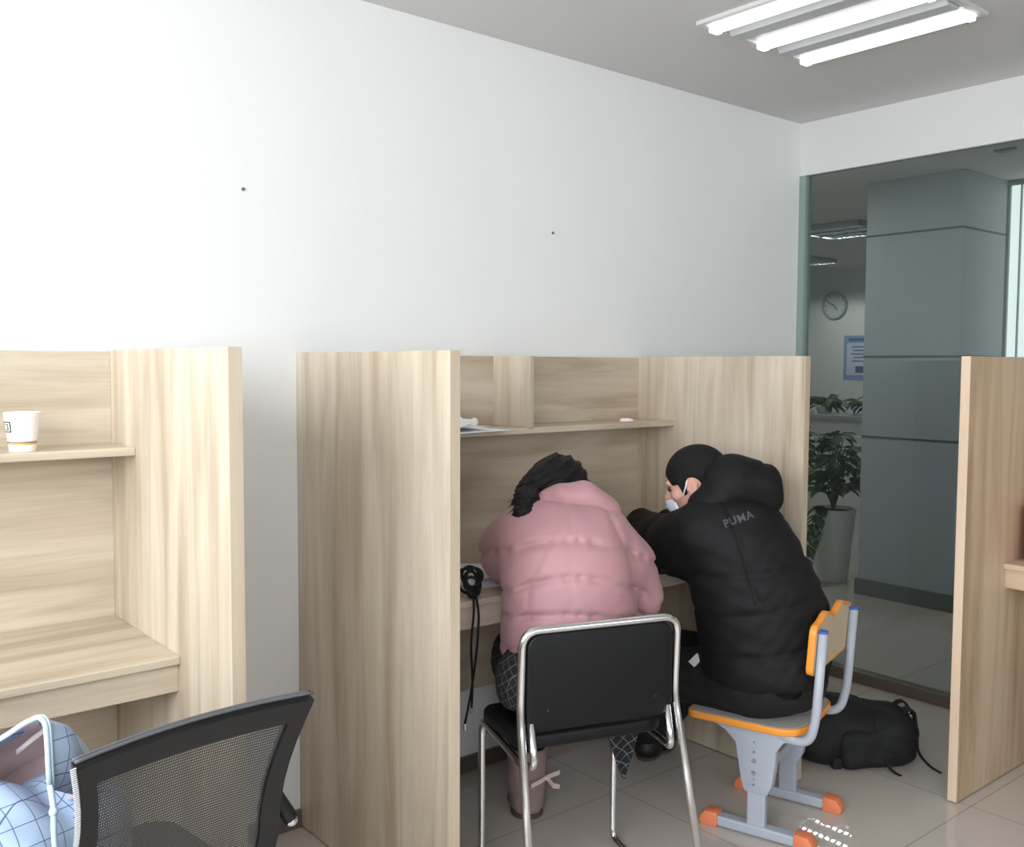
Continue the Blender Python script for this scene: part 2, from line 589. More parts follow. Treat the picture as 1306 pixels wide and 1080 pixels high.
DARKPL = plaid('dark_check', S(26, 26, 31), S(104, 102, 106), .020, .06, (R_(10), R_(38), R_(15)), 'Y')
LINING = plain('mauve_lining', S(204, 184, 186), .6, noise=.1, nscale=30)
PIPING = plain('pale_blue_piping', S(190, 212, 226), .7)
COLUMNM = plain('grey_stone', S(166, 172, 178), .5, noise=.04, nscale=3)
COLLINE = plain('stone_joint', S(84, 90, 96), .7)
LEAF = plain('dark_leaf', S(40, 68, 36), .45, noise=.25, nscale=12)
POTM = plain('white_ceramic', S(222, 224, 222), .35)
SOILM = plain('soil', S(50, 40, 32), .95)
COUNTERM = plain('white_laminate', S(214, 217, 217), .4)
POSTERB = plain('poster_blue', S(128, 152, 196), .6)
POSTERL = plain('poster_pale', S(190, 202, 218), .6)
LOGOM = plain('dull_grey_print', S(74, 74, 79), .6)
INKM = plain('dark_ink', S(54, 50, 56), .6)
REDM = plain('red_cover', S(206, 66, 50), .5)
PINKM = plain('pink_cover', S(226, 150, 170), .5)
REFLM = plain('lamp_reflector', S(196, 200, 202), .35)
TUBEM = emit('lit_tube', (1, .985, .96, 1), 2.4)
TUBE2 = emit('lit_tube_behind_glass', (1, .99, .97, 1), 150.0)
GLOWPANEL = emit('glowing_white_panel', (.90, .95, .95, 1), .95)  # glow in place of light falling on a white surface


# ------------------------------------------------------------------ the setting
def struct(name, lo, hi, mat, bevel=0, label=None):
    o = MB().box(lo, hi, bevel).build(name, mat)
    o['kind'] = 'structure'
    if label: o['label'] = label
    return o


T = .12
struct('floor', (XWIN - T, YREAR - T, -.1), (10.1, 8.6, 0), FLOORM)
struct('ceiling', (XWIN - T, YREAR - T, ZC), (10.1, 8.6, ZC + .1), CEILM)
struct('wall_back', (XWIN - T, YW, 0), (XG + .03, YW + T, ZC), WALLM)
FX0, FX1, FZ0, FZ1 = -.5, 2.9, .9, 2.42       # window behind the camera
mb = MB()
mb.box((XWIN - T, YREAR - T, 0), (10.1, YREAR, FZ0)); mb.box((XWIN - T, YREAR - T, FZ1), (10.1, YREAR, ZC))
mb.box((XWIN - T, YREAR - T, FZ0), (FX0, YREAR, FZ1)); mb.box((FX1, YREAR - T, FZ0), (10.1, YREAR, FZ1))
w = mb.build('wall_front', WALLM); w['kind'] = 'structure'
wf = MB()
for z in (FZ0, FZ1 - .05): wf.box((FX0, YREAR - .09, z), (FX1, YREAR - .03, z + .05))
for k in range(4):
    x = FX0 + (FX1 - FX0 - .05) * k / 3
    wf.box((x, YREAR - .09, FZ0), (x + .05, YREAR - .03, FZ1))
wo = wf.build('window_4', plain('white_frame', S(225, 227, 228), .4)); wo['kind'] = 'structure'
MB().box((FX0, YREAR - .065, FZ0), (FX1, YREAR - .06, FZ1)).build('pane', PANEM, wo)
# window wall on the left, out of the frame: opening y -1.9..2.35, z .85..2.4
WY0, WY1, WZ0, WZ1 = -2.2, 2.45, .95, 2.42
mb = MB()
mb.box((XWIN - T, YREAR, 0), (XWIN, YW, WZ0)); mb.box((XWIN - T, YREAR, WZ1), (XWIN, YW, ZC))
mb.box((XWIN - T, YREAR, WZ0), (XWIN, WY0, WZ1)); mb.box((XWIN - T, WY1, WZ0), (XWIN, YW, WZ1))
w = mb.build('wall_left', WALLM); w['kind'] = 'structure'
wf = MB()
for z in (WZ0, WZ1 - .05): wf.box((XWIN - .09, WY0, z), (XWIN - .03, WY1, z + .05))
for k in range(4):
    y = WY0 + (WY1 - WY0 - .05) * k / 3
    wf.box((XWIN - .09, y, WZ0), (XWIN - .03, y + .05, WZ1))
wo = wf.build('window_1', plain('white_frame', S(225, 227, 228), .4)); wo['kind'] = 'structure'
MB().box((XWIN - .065, WY0, WZ0), (XWIN - .06, WY1, WZ1)).build('pane', PANEM, wo)
struct('trim_1', (XWIN, WY0 - .05, WZ0 - .03), (XWIN + .08, WY1 + .05, WZ0), plain('sill', S(220, 220, 218), .4))

# beam and glass partition on the right
struct('wall_right', (XG, YREAR, ZB), (XG + .12, YW, ZC), plain('dimmed_beam_white', S(214, 213, 213), .7))  # wall white darkened in colour to hold back the light on the beam
gp = MB().box((XG + .02, YREAR, .046), (XG + .032, YW - .03, ZB)).build('window_2', GLASSM); gp['kind'] = 'structure'
gp['label'] = 'tall tinted glass partition'
gf = MB().box((XG + .0, YW - .034, .046), (XG + .05, YW, ZB)).build('frame', plain('glass_edge', S(136, 152, 146), .3), gp)
struct('baseboard_right', (XG, YREAR, 0), (XG + .06, YW, .05), BASEM)
struct('baseboard_back', (XWIN, YW - .012, 0), (XG, YW, .055), BASEM)

# the room behind the glass
struct('wall_far', (9.9, YREAR, 0), (10.02, 8.6, ZC), plain('far_paint', S(214, 217, 214), .7))
struct('wall_side', (XG + .03, 8.5, 0), (9.9, 8.62, ZC), WALLM)
struct('wall_partition', (XG - .09, YW + T, 0), (XG + .03, 8.5, ZC), WALLM)
cm = MB().box((5.44, 2.6, 0), (5.98, 3.19, ZC)).build('column', COLUMNM); cm['kind'] = 'structure'
cm['label'] = 'square grey stone clad column behind the glass'
j = MB()
for z in (.98, 1.47, 2.2):
    j.box((5.437, 2.597, z), (5.983, 3.193, z + .012))
j.build('joint', COLLINE, cm)
MB().box((5.425, 2.585, 0), (5.995, 3.205, .1)).build('plinth', plain('plinth_stone', S(104, 108, 110), .5), cm)
w3 = MB()
w3.box((6.0, 2.59, .1), (6.06, 2.61, 2.5)); w3.box((6.0, 2.525, .1), (6.06, 2.531, 2.5)); w3.box((6.0, 2.26, .1), (6.06, 2.30, 2.5))
w3.box((6.0, 2.26, .06), (6.06, 2.60, .1)); w3.box((6.0, 2.26, 2.5), (6.06, 2.6, 2.525))
w3o = w3.build('glow_panel', plain('pale_frame', S(150, 165, 160), .4)); w3o['kind'] = 'structure'
MB().box((6.02, 2.29, .1), (6.04, 2.595, 2.5)).build('pane', GLOWPANEL, w3o)
struct('wall_side.001', (6.0, YREAR, 0), (6.1, 2.26, ZC), WALLM)


# ------------------------------------------------------------------ study carrels
CW, CD, TP = 1.4814, .7819, .03      # width, depth, panel thickness


def make_carrel(name, label, loc, rz, OAK_V=OAK_V, OAK_H=OAK_H, OAK_E=OAK_E):
    t = thing(name, label, 'study carrel', loc, rz)
    # local: x along the width, y = 0 at the back, -y to the sitter
    for x in (0, CW - TP):
        MB().box((x, -CD + .001, 0.004), (x + TP, 0, HC), .0012, 1).build('side_panel', OAK_V, t)
        MB().box((x + .0004, -CD - .0012, .005), (x + TP - .0004, -CD + .0008, HC - .0005)).build('edge_band', OAK_E, t)
    MB().box((TP, -.034, .30), (CW - TP, -.016, HC - .004), .001, 1).build('back_panel', OAK_H, t)
    MB().box((TP, -.4973, .7337), (CW - TP, -.034, .753), .0025, 2).build('desktop', OAK_H, t)
    MB().box((TP, -.4823, .668), (CW - TP, -.4643, .7337), .001, 1).build('apron', OAK_H, t)
    MB().box((TP, -.22, 1.189), (CW - TP, -.034, 1.209), .0025, 2).build('shelf', OAK_H, t)
    MB().box((.7328 - .009, -.2293, 1.209), (.7328 + .009, -.034, HC - .004), .001, 1).build('divider', OAK_V, t)
    return t


make_carrel('study_carrel', 'two-seat pale oak study carrel where both people sit', (1.3303, YW, 0), 0)
make_carrel('study_carrel', 'pale oak study carrel with a paper cup on its shelf', (.8158 - CW, YW + .003, 0), 0)
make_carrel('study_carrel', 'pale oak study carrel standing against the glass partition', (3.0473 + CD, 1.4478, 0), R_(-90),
            wood('bounce_lit_oak_upright_grain', 2, 8.1, (168, 142, 116), (188, 164, 137), (203, 182, 157)), wood('bounce_lit_oak_level_grain', 0, 9.3, (186, 160, 134), (206, 182, 156), (220, 198, 172)), wood('bounce_lit_oak_edge_band', 2, 2.2, (212, 184, 158), (220, 194, 168), (226, 202, 178)))  # same oak with the red bounce and warm cast mixed into its colour

# ------------------------------------------------------------------ things on the carrels
t = thing('paper_cup', 'white paper cup with tan stripe on the left carrel shelf', 'cup', (.547, 2.475, 1.209))
cup = cup_mat('printed_paper')
MB().lathe([(0, .003), (.026, .003), (.0265, 0), (.0285, 0), (.0395, .088), (.0405, .0895), (.0405, .091), (.039, .0915), (.0383, .0895), (.0275, .005), (0, .005)], 48).build('body', cup, t, angle=50)
mk = MB()


def cup_patch(mb, a0, a1, z0, z1):
    n = 6
    rr = lambda z: .0285 + (.0395 - .0285) * z / .088 + .0012
    vs = [[mb.bm.verts.new((rr(z) * math.cos(a0 + (a1 - a0) * k / n), rr(z) * math.sin(a0 + (a1 - a0) * k / n), z)) for k in range(n + 1)] for z in (z0, z1)]
    for k in range(n):
        mb.bm.faces.new((vs[0][k], vs[0][k + 1], vs[1][k + 1], vs[1][k]))


CA = R_(203)     # direction of the mark, at the cup's left edge seen from the room
for a0, a1, z0, z1 in ((-.40, .26, .068, .0705), (-.40, .26, .045, .0475), (.18, .26, .045, .0705), (-.41, -.34, .045, .0705), (-.02, .05, .051, .065), (-.16, .08, .050, .0525), (-.2, .0, .0625, .0645)):
    cup_patch(mk, CA + a0, CA + a1, z0, z1)
mk.build('printed_mark', INKM, t)


def sheet(name, label, group, corners, lift, cat='paper', nx=10, ny=8, curl=0.0, seed=0):
    """one sheet of paper from four corners (world), slightly waved and thick"""
    rnd = random.Random(seed)
    a, b_, c, d = [Vector(p) for p in corners]
    o = (a + b_ + c + d) / 4
    mb = MB()
    ph = rnd.random() * 6
    top = []
    for i in range(nx + 1):
        row = []
        for k in range(ny + 1):
            u, v = i / nx, k / ny
            p = (a * (1 - u) + b_ * u) * (1 - v) + (d * (1 - u) + c * u) * v
            z = lift * (.5 + .5 * math.sin(3 * u + 4 * v + ph)) + curl * max(0, abs(u - .5) * 2 - .3) ** 2 * (1 if v > .4 else .6)
            row.append(mb.bm.verts.new(p - o + Vector((0, 0, z))))
        top.append(row)
    for i in range(nx):
        for k in range(ny):
            mb.bm.faces.new((top[i][k], top[i + 1][k], top[i + 1][k + 1], top[i][k + 1]))
    thicken(mb.bm, geom=list(mb.bm.faces), thickness=.001)
    ob = mb.build(name, PAPERM, None)
    ob.location = o
    return tag(ob, label, cat, group)


zs = 1.2098
SHG, DKG = 'papers on the shelf of the shared carrel', 'papers on the shared carrel desk'
sheet('paper_sheet', 'white paper sheet overhanging the shelf edge, lowest of its pile', SHG, [(1.60, 2.325, zs - .006), (1.945, 2.358, zs - .001), (1.90, 2.55, zs + .003), (1.59, 2.54, zs + .003)], .002, seed=1)
sheet('paper_sheet', 'white paper sheet lying crooked in the middle of the shelf pile', SHG, [(1.58, 2.36, zs + .007), (1.88, 2.385, zs + .010), (1.86, 2.55, zs + .010), (1.57, 2.55, zs + .007)], .004, seed=2)
sheet('paper_sheet', 'curled white paper sheet on top of the shelf pile', SHG, [(1.55, 2.345, zs + .0125), (1.81, 2.37, zs + .0115), (1.80, 2.54, zs + .0115), (1.55, 2.55, zs + .0125)], .001, curl=.085, seed=3)
f = Field((-.04, -.04, -.01), (.04, .04, .05), .0025)
f.ell((0, 0, .016), (.016, .015, .014), k=.008); f.ell((.008, .004, .022), (.010, .010, .010), k=.006); f.ell((-.014, -.002, .012), (.012, .007, .006), Euler((0, R_(30), 0)), k=.006); f.ell((-.006, -.008, .009), (.009, .008, .008), k=.005)
f.displace(lambda X, Y, Z: .0012 * np.sin(X * 500) * np.sin(Y * 430 + 1) * np.sin(Z * 460))
o = f.mesh('crumpled_tissue', plain('tissue', S(240, 234, 230), .9), None, 1); o.location = (1.905, 2.505, 1.2105)
tag(o, 'crumpled white tissue ball on the shelf behind the papers', 'tissue')
f = Field((-.05, -.04, -.01), (.05, .04, .03), .0025)
f.ell((0, 0, .007), (.026, .014, .0075), k=.004); f.ell((-.016, .0, .009), (.011, .012, .007), k=.004); f.ell((.017, .002, .007), (.012, .010, .006), k=.004); f.ell((.0, -.006, .011), (.012, .006, .005), k=.004)
o = f.mesh('folded_tissue', plain('pink_tissue', S(246, 226, 226), .9), None, 1); o.location = (2.545, 2.425, 1.209)
o.rotation_euler = (0, 0, R_(-20))
tag(o, 'small flat pinkish white tissue on the shelf above the man', 'tissue')

zd = .7545
sheet('paper_sheet', 'white paper sheet lying flat on the desk beside the pink sleeve', DKG, [(1.70, 2.235, zd), (1.93, 2.19, zd), (1.99, 2.42, zd), (1.74, 2.45, zd)], .003, seed=5)
sheet('paper_sheet', 'rumpled white paper sheet near the pink sleeve, upper of two', DKG, [(1.76, 2.29, zd + .007), (1.99, 2.27, zd + .007), (2.03, 2.46, zd + .007), (1.80, 2.50, zd + .007)], .012, seed=6)
sheet('paper_sheet', 'white paper sheet propped upright against the carrel back panel', DKG, [(1.56, 2.52, .755), (1.80, 2.50, .755), (1.72, 2.582, .90), (1.50, 2.582, .94)], .004, seed=8)

# black cord: bundle on the desk with two ends hanging over its edge
t = thing('black_cord', 'tangled black cord on the desk with two ends hanging down', 'cord', (1.60, 2.13, .755))
mb = MB()
rn = random.Random(4)
loops = []
for q in range(5):
    c = Vector((.03 + .012 * rn.uniform(-1, 1), .02 + .015 * rn.uniform(-1, 1), .035 + .006 * q))
    ra, rb = .020 + .010 * rn.random(), .026 + .012 * rn.random()
    tilt = Euler((R_(55 + 40 * rn.random()), R_(25 * rn.uniform(-1, 1)), R_(-35 + 40 * rn.random())))
    loops.append([c + (tilt.to_matrix() @ Vector((ra * math.cos(2 * math.pi * k / 20), rb * math.sin(2 * math.pi * k / 20), .004 * math.sin(4 * math.pi * k / 20)))) for k in range(20)])
for lp in loops:
    mb.tube(lp, .0045, 8, closed=True)
mb.ball((.022, .01, .012), (.014, .012, .012), 2)
mb.build('coil', BLACKTX, t, smooth=True)
ends = [[(.02, .01, .012), (.016, -.008, .006), (.008, -.02, -.03), (-.006, -.022, -.12), (.004, -.02, -.22), (.000, -.02, -.305)],
        [(.024, .01, .012), (.026, -.008, .004), (.024, -.022, -.04), (.016, -.024, -.14), (-.004, -.022, -.26), (-.024, -.02, -.345)]]
for e in ends:
    p = arc_path(e, .05, 5)
    s_ = MB().tube(p, .0034, 8).build('strand', BLACKTX, t, smooth=True)
    z = Vector(e[-1])
    MB().cyl(z + Vector((0, 0, .004)), z - Vector((0, 0, .014)), .0042, 10).build('metal_tip', STEEL, s_)

# a book at the very right edge, on the desk of the carrel by the glass
t = thing('book', 'red book standing on the far right desk at the picture edge', 'book', (3.428, 1.372, .753), R_(8))
MB().box((0, -.012, 0), (.15, .016, .19), .0015, 1).build('cover', REDM, t)
MB().box((-.0012, -.0125, .0), (.0, .0165, .032)).build('spine_label', PINKM, t)

# two screws left in the long wall
for (x, z), lab in (((1.17, 1.912), 'tiny dark screw in the white wall above the left carrel'), ((2.355, 1.895), 'tiny grey screw in the white wall above the two people')):
    o = MB().lathe([(0, .006), (.003, .0055), (.0048, .003), (.005, 0), (0, 0)], 12).build('wall_screw', plain('screw_grey', S(96, 92, 90), .5), None, smooth=True)
    o.location = (x, YW, z); o.rotation_euler = (R_(90), 0, 0)
    tag(o, lab, 'screw')

# ------------------------------------------------------------------ ceiling lights
t = thing('ceiling_light', 'square ceiling light with three bright tubes', 'ceiling light', (2.80, 1.755, ZC), 0)
hw, hl = .315, .325
f_ = MB()
f_.prism([(-hw, -hl), (hw, -hl), (hw, hl), (-hw, hl)], .012, Matrix.Translation((0, 0, -.012)), hole=[(-hw + .02, -hl + .02), (hw - .02, -hl + .02), (hw - .02, hl - .02), (-hw + .02, hl - .02)])
f_.build('frame', plain('lamp_frame', S(206, 207, 206), .5), t)
rb_ = MB()
rb_.box((-hw + .018, -hl + .018, -.004), (hw - .018, hl - .018, -.001))
for x in (-.135, .135):
    rb_.prism([(-.05, 0), (.05, 0), (.03, -.018), (-.03, -.018)], 2 * hl - .05, Matrix.Translation((x, hl - .025, -.003)) @ Matrix.Rotation(R_(90), 4, 'X'))
rb_.build('reflector', REFLM, t)
ENDM = emit('lit_tube_end', (1, .985, .96, 1), 1.6)
for x in (-.255, 0, .255):
    MB().tube([(x, -hl + .045, -.013), (x, hl - .045, -.013)], .021, 14).build('tube', TUBEM, t, smooth=True, angle=40)
    for y in (-hl + .032, hl - .032):
        MB().box((x - .022, y - .012, -.032), (x + .022, y + .012, -.003), .004).build('tube_holder', ENDM, t)


def louvre_light(loc, label):
    t = thing('louvre_light', label, 'ceiling light', loc, 0)
    m = MB()
    m.box((-.3, -.3, -.006), (.3, .3, -.001))
    for a in (-.3, .29):
        m.box((a, -.3, -.045), (a + .01, .3, -.001)); m.box((-.3, a, -.045), (.3, a + .01, -.001))
    m.build('housing', plain('lamp_housing', S(150, 158, 162), .5), t)
    fn = MB()
    for k in range(1, 11):
        p = -.3 + .6 * k / 11
        fn.box((-.29, p - .0015, -.045), (.29, p + .0015, -.021))
    for x in (-.1, .1):
        fn.box((x - .002, -.29, -.045), (x + .002, .29, -.021))
    fn.build('louvre', plain('louvre_metal', S(16, 19, 21), .9, spec=.1), t)
    for x in (-.2, 0, .2):
        MB().tube([(x, -.28, -.0135), (x, .28, -.0135)], .0065, 10).build('tube', TUBE2, t, smooth=True)
    return t


louvre_light((7.0, 4.3, ZC), 'louvred ceiling light seen through the glass beside the column')
louvre_light((8.7, 5.9, ZC), 'faint louvred ceiling light through the glass above the clock')
o = MB().lathe([(0, -.016), (.03, -.016), (.05, -.010), (.055, 0), (0, 0)], 28).build('smoke_detector', plain('detector', S(150, 153, 150), .5), None, smooth=True)
o.location = (5.115, 2.242, ZC); tag(o, 'round smoke detector on the ceiling behind the glass', 'smoke detector')

# ------------------------------------------------------------------ behind the glass
t = thing('wall_clock', 'round grey wall clock on the far wall behind the glass', 'clock', (9.9, 6.179, 2.11))
RX = Matrix.Rotation(R_(-90), 4, 'Y')
MB().lathe([(.135, 0), (.16, 0), (.165, .02), (.155, .035), (.138, .03), (.135, .012)], 40).build('rim', plain('clock_rim', S(150, 158, 160), .4), t, smooth=True, angle=50, xf=RX)
MB().lathe([(0, .012), (.136, .012), (.136, 0), (0, 0)], 40).build('dial', plain('clock_dial', S(196, 204, 204), .5), t, xf=RX)
for k in range(12):
    a = k * math.pi / 6
    c = Vector((.115 * math.cos(a), .115 * math.sin(a), .0135))
    MB().ball(c, (.008, .008, .001), 1).build('hour_mark', INKM, t, xf=RX)
for ang, ln in ((R_(214), .07), (R_(62), .10)):
    MB().tube([(0, 0, .017), (ln * math.cos(ang), ln * math.sin(ang), .017)], .005, 6).build('hand', INKM, t, xf=RX)

t = thing('wall_poster', 'blue notice poster on the far wall right of the clock', 'poster', (9.9, 5.85, 1.51))
MB().box((-.006, -.26, -.25), (0, .2, .255)).build('sheet', POSTERB, t)
m = MB(); m.box((-.0075, -.22, -.19), (-.006, .16, .17))
m.build('printed_panel', POSTERL, t)
m = MB()
m.box((-.0085, -.2, .19), (-.006, .14, .225))
for k, (w_, z) in enumerate(((.26, .12), (.22, .08), (.27, .04), (.2, -.0), (.25, -.04))):
    m.box((-.0085, -w_ / 2 - .03, z), (-.006, w_ / 2 - .03, z + .014))
m.box((-.0085, -.11, -.165), (-.006, .05, -.09))
m.build('print', plain('poster_ink', S(70, 92, 140), .6), t)

t = thing('reception_counter', 'long white counter behind the glass with plants along it', 'counter', (7.3, 4.6, 0))
MB().box((.05, -1.3, 0), (.6, 3.0, .96)).build('body', COUNTERM, t)
MB().box((0, -1.33, .96), (.65, 3.03, 1.0), .004).build('worktop', plain('counter_top', S(150, 158, 160), .3), t)


def leaf_mesh(mb, p, d, n, L, Wd):
    d = d.normalized(); s = d.cross(n).normalized(); n = s.cross(d)
    prof = [(0, .1), (.2, .75), (.45, 1), (.75, .6), (1, .04)]
    rows = []
    for t_, w_ in prof:
        c = p + d * (L * t_) - n * (L * .35 * t_ * t_)
        rows.append([mb.bm.verts.new(c + s * (Wd * w_ * q) + n * (Wd * .22 * abs(q))) for q in (-1, 0, 1)])
    for i in range(len(rows) - 1):
        for k in range(2):
            mb.bm.faces.new((rows[i][k], rows[i][k + 1], rows[i + 1][k + 1], rows[i + 1][k]))


def plant(loc, label, pot, spread, leaves, seed, group=None, trail=0):
    """pot = (radius bottom, radius top, height); spread = (rx, ry, rz, zcentre)"""
    t = thing('potted_plant', label, 'plant', loc, 0, group)
    rb, rt, h = pot
    MB().lathe([(0, 0), (rb, 0), (rt, h), (rt - .012, h), (rt - .018, h - .03), (0, h - .03)], 28).build('pot', POTM, t, smooth=True, angle=40)
    MB().lathe([(rt - .016, h - .035), (rt - .016, h - .022), (0, h - .018)], 20).build('soil', SOILM, t)
    rnd = random.Random(seed)
    mb = MB(); st = MB()
    rx, ry, rz, zc = spread
    for i in range(leaves):
        a = rnd.random() * 2 * math.pi; e = rnd.uniform(-.6, 1); q = rnd.random() ** .5
        c = Vector((rx * q * math.cos(a) * math.sqrt(1 - e * e * .7), ry * q * math.sin(a) * math.sqrt(1 - e * e * .7), zc + rz * e))
        d = Vector((math.cos(a), math.sin(a), rnd.uniform(-.5, .5)))
        leaf_mesh(mb, c, d, Vector((rnd.uniform(-.4, .4), rnd.uniform(-.4, .4), 1)), rnd.uniform(.07, .13), rnd.uniform(.025, .042))
        if i % 5 == 0:
            st.tube([(0, 0, h - .03), (c.x * .3, c.y * .3, (h + c.z) / 2 + .03), tuple(c)], .004, 5)
    for k in range(trail):
        a = R_(150) + rnd.uniform(-.5, .5); r0 = rt
        pts = [Vector((r0 * math.cos(a), r0 * math.sin(a), h + .02))]
        for q in range(7):
            pts.append(pts[-1] + Vector((math.cos(a) * .03, math.sin(a) * .03, -.065 + rnd.uniform(-.015, .015))))
        pts = [p for p in pts if p.z > .08]
        if len(pts) > 1: st.tube(pts, .004, 5)
        for p in pts:
            for s in (-1, 1):
                leaf_mesh(mb, p, Vector((math.cos(a + s), math.sin(a + s), -.4)), Vector((0, 0, 1)), .10, .036)
    mb.build('foliage', LEAF, t)
    st.build('stems', plain('stem', S(58, 76, 44), .6), t)
    return t


plant((5.86, 4.02, 0), 'bushy trailing plant in white pot behind the glass, left of its pair', (.11, .15, .50), (.17, .17, .25, .72), 170, 3, None, 5)
plant((5.67, 3.515, 0), 'bushy plant in a tall white pot beside the grey column', (.10, .145, .48), (.17, .165, .24, .74), 170, 9, None, 2)
plant((7.55, 4.33, 1.0), 'small round potted plant on the counter next to the column', (.05, .07, .07), (.15, .15, .05, .10), 70, 12)
plant((7.55, 4.80, 1.0), 'small potted plant on the counter above the carrel corner', (.05, .07, .06), (.12, .12, .05, .09), 60, 15)

# ------------------------------------------------------------------ black chrome chair (woman's)
CX, CY, CTH = 1.805, 2.01, -.319
t = thing('chrome_chair', 'black vinyl chair with chrome tube frame under the woman in pink', 'chair', (CX, CY, 0), CTH)
bw, sw = .2185, .2065          # half widths of back and front legs
zk, ztop = .555, .764
fr = MB()
TR = .0105
# back hoop: rear foot - kink - over the top - kink - rear foot
hoop = arc_path([(-bw - .02, -.47, .012), (-bw, -.318, zk), (-bw, -.318 - .012, ztop), (bw, -.318 - .012, ztop), (bw, -.318, zk), (bw + .02, -.47, .012)], .045, 8)
fr.tube(hoop, TR, 12)
fr.build('back_frame', CHROME, t, smooth=True)
for s in (-1, 1):
    # seat rail with front leg and floor runner
    p = arc_path([(s * (bw - .026), -.325, .53), (s * (bw - .026), -.35, .425), (s * sw, -.30, .418), (s * sw, 0, .43), (s * sw, 0, .012), (s * (sw + .004), -.10, .010), (s * (bw + .02), -.47, .010)], .035, 7)
    MB().tube(p, TR * .95, 12).build('leg', CHROME, t, smooth=True)
MB().tube([(-sw, -.03, .40), (sw, -.03, .40)], .006, 8).build('cross_bar', CHROME, t, smooth=True)
seat = MB()
seat.prism(rrect(.425, .30, .05, 6, 0, -.14), .042, Matrix.Translation((0, 0, .428)) @ Matrix.Rotation(R_(-3.2), 4, 'X'), bevel=.014, seg=3)
seat.build('seat', VINYL, t, smooth=True, angle=50)
bk = MB()
# padded back: rounded rectangle in x-z, curved bottom corners
ol = rrect(.412, .250, .042, 8)
bk.prism(ol, .028, Matrix.Translation((0, -.303, .630)) @ Matrix.Rotation(R_(90), 4, 'X') @ Matrix.Rotation(R_(0), 4, 'X'), bevel=.008, seg=3)
b_ = bk.build('backrest', VINYL, t, smooth=True, angle=50)
for x, z in ((-.150, .560), (.155, .560)):
    MB().cyl((x, -.3312, z), (x, -.3325, z), .0036, 12).build('screw', plain('dark_steel', S(70, 72, 76), .4, .8), b_)

# ------------------------------------------------------------------ school chair (man's)
SX, SY, STH = 2.513, 1.744, .29
t = thing('school_chair', 'low school chair with orange rim and grey legs under the man', 'chair', (SX, SY, 0), STH)
seatz = .352


def seat_outline(grow=0):
    pts = []
    w, f0, f1 = .185 + grow, -.135 - grow, .215 + grow
    for k in range(9):
        a = R_(180 + 90 * k / 8); pts.append((-w + .085 + .085 * math.cos(a), f0 + .085 + .085 * math.sin(a)))
    for k in range(9):
        a = R_(270 + 90 * k / 8); pts.append((w - .085 + .085 * math.cos(a), f0 + .085 + .085 * math.sin(a)))
    for k in range(7):
        a = R_(0 + 90 * k / 6); pts.append((w - .03 + .03 * math.cos(a), f1 - .03 + .03 * math.sin(a)))
    for k in range(7):
        a = R_(90 + 90 * k / 6); pts.append((-w + .03 + .03 * math.cos(a), f1 - .03 + .03 * math.sin(a)))
    return pts


MB().prism(seat_outline(-.004), .014, Matrix.Translation((0, 0, seatz - .010)), bevel=.003).build('seat', plain('grey_seat_board', S(178, 176, 172), .5), t)
MB().prism(seat_outline(.004), .022, Matrix.Translation((0, 0, seatz - .018)), hole=seat_outline(-.0045), bevel=.004).build('seat_rim', ORANGE, t, smooth=True, angle=60)
for s in (-1, 1):
    x = s * .148
    sd = MB()
    # bar on the floor
    br_ = MB()
    br_.box((x - .02, -.12, .004), (x + .02, .12, .036), .006)
    lb = br_.build('foot_bar', GREYPT, t)
    for q in (-1, 1):
        c = MB()
        ol = [(0, .0), (.052, .0), (.060, .010), (.056, .026), (.040, .044), (.0, .046)]
        M = Matrix.Translation((x + .024, q * .118, 0)) @ Matrix(((0, 0, -1, 0), (q, 0, 0, 0), (0, 1, 0, 0), (0, 0, 0, 1)))
        c.prism(ol, .048, M, bevel=.004)
        c.build('foot_cap', CORAL, lb, smooth=True, angle=40)
    # inner post and flared outer bracket
    lg = MB().box((x - .013, -.028, .03), (x + .013, .028, .26), .004)
    lg = lg.build('leg', GREYPT, t)
    br2 = [(-.034, .135), (-.048, .165), (-.058, .235), (-.060, .275), (-.080, .305), (-.115, .322), (-.115, .334), (.135, .334), (.135, .326), (.098, .31), (.066, .28), (.058, .235), (.046, .165), (.034, .135)]
    M = Matrix.Translation((x + .018, 0, 0)) @ Matrix(((0, 0, -1, 0), (1, 0, 0, 0), (0, 1, 0, 0), (0, 0, 0, 1)))
    MB().prism(br2, .036, M, bevel=.004).build('bracket', GREYPT, lg, smooth=True, angle=40)
    for z in (.162, .178, .198, .235, .262, .292):
        rr = .007 if z in (.198, .235) else .0035
        MB().cyl((x + s * .017, .006, z), (x + s * .0205, .006, z), rr, 12).build('bolt', STEEL, lg, smooth=True, angle=40)
    # back post: flat tube from under the seat, bending up
    p = arc_path([(s * .150, -.02, .322), (s * .158, -.155, .318), (s * .166, -.175, .40), (s * .1665, -.19, .655)], .05, 8)
    ps = MB().tube(p, .0135, 12).build('back_post', GREYPT, t, smooth=True)
    MB().cyl(p[-1], p[-1] + Vector((0, 0, .007)), .0145, 14).build('post_cap', BLUECAP, ps, smooth=True, angle=40)
MB().box((-.135, -.012, .17), (.135, .012, .20), .004).build('cross_bar', GREYPT, t)


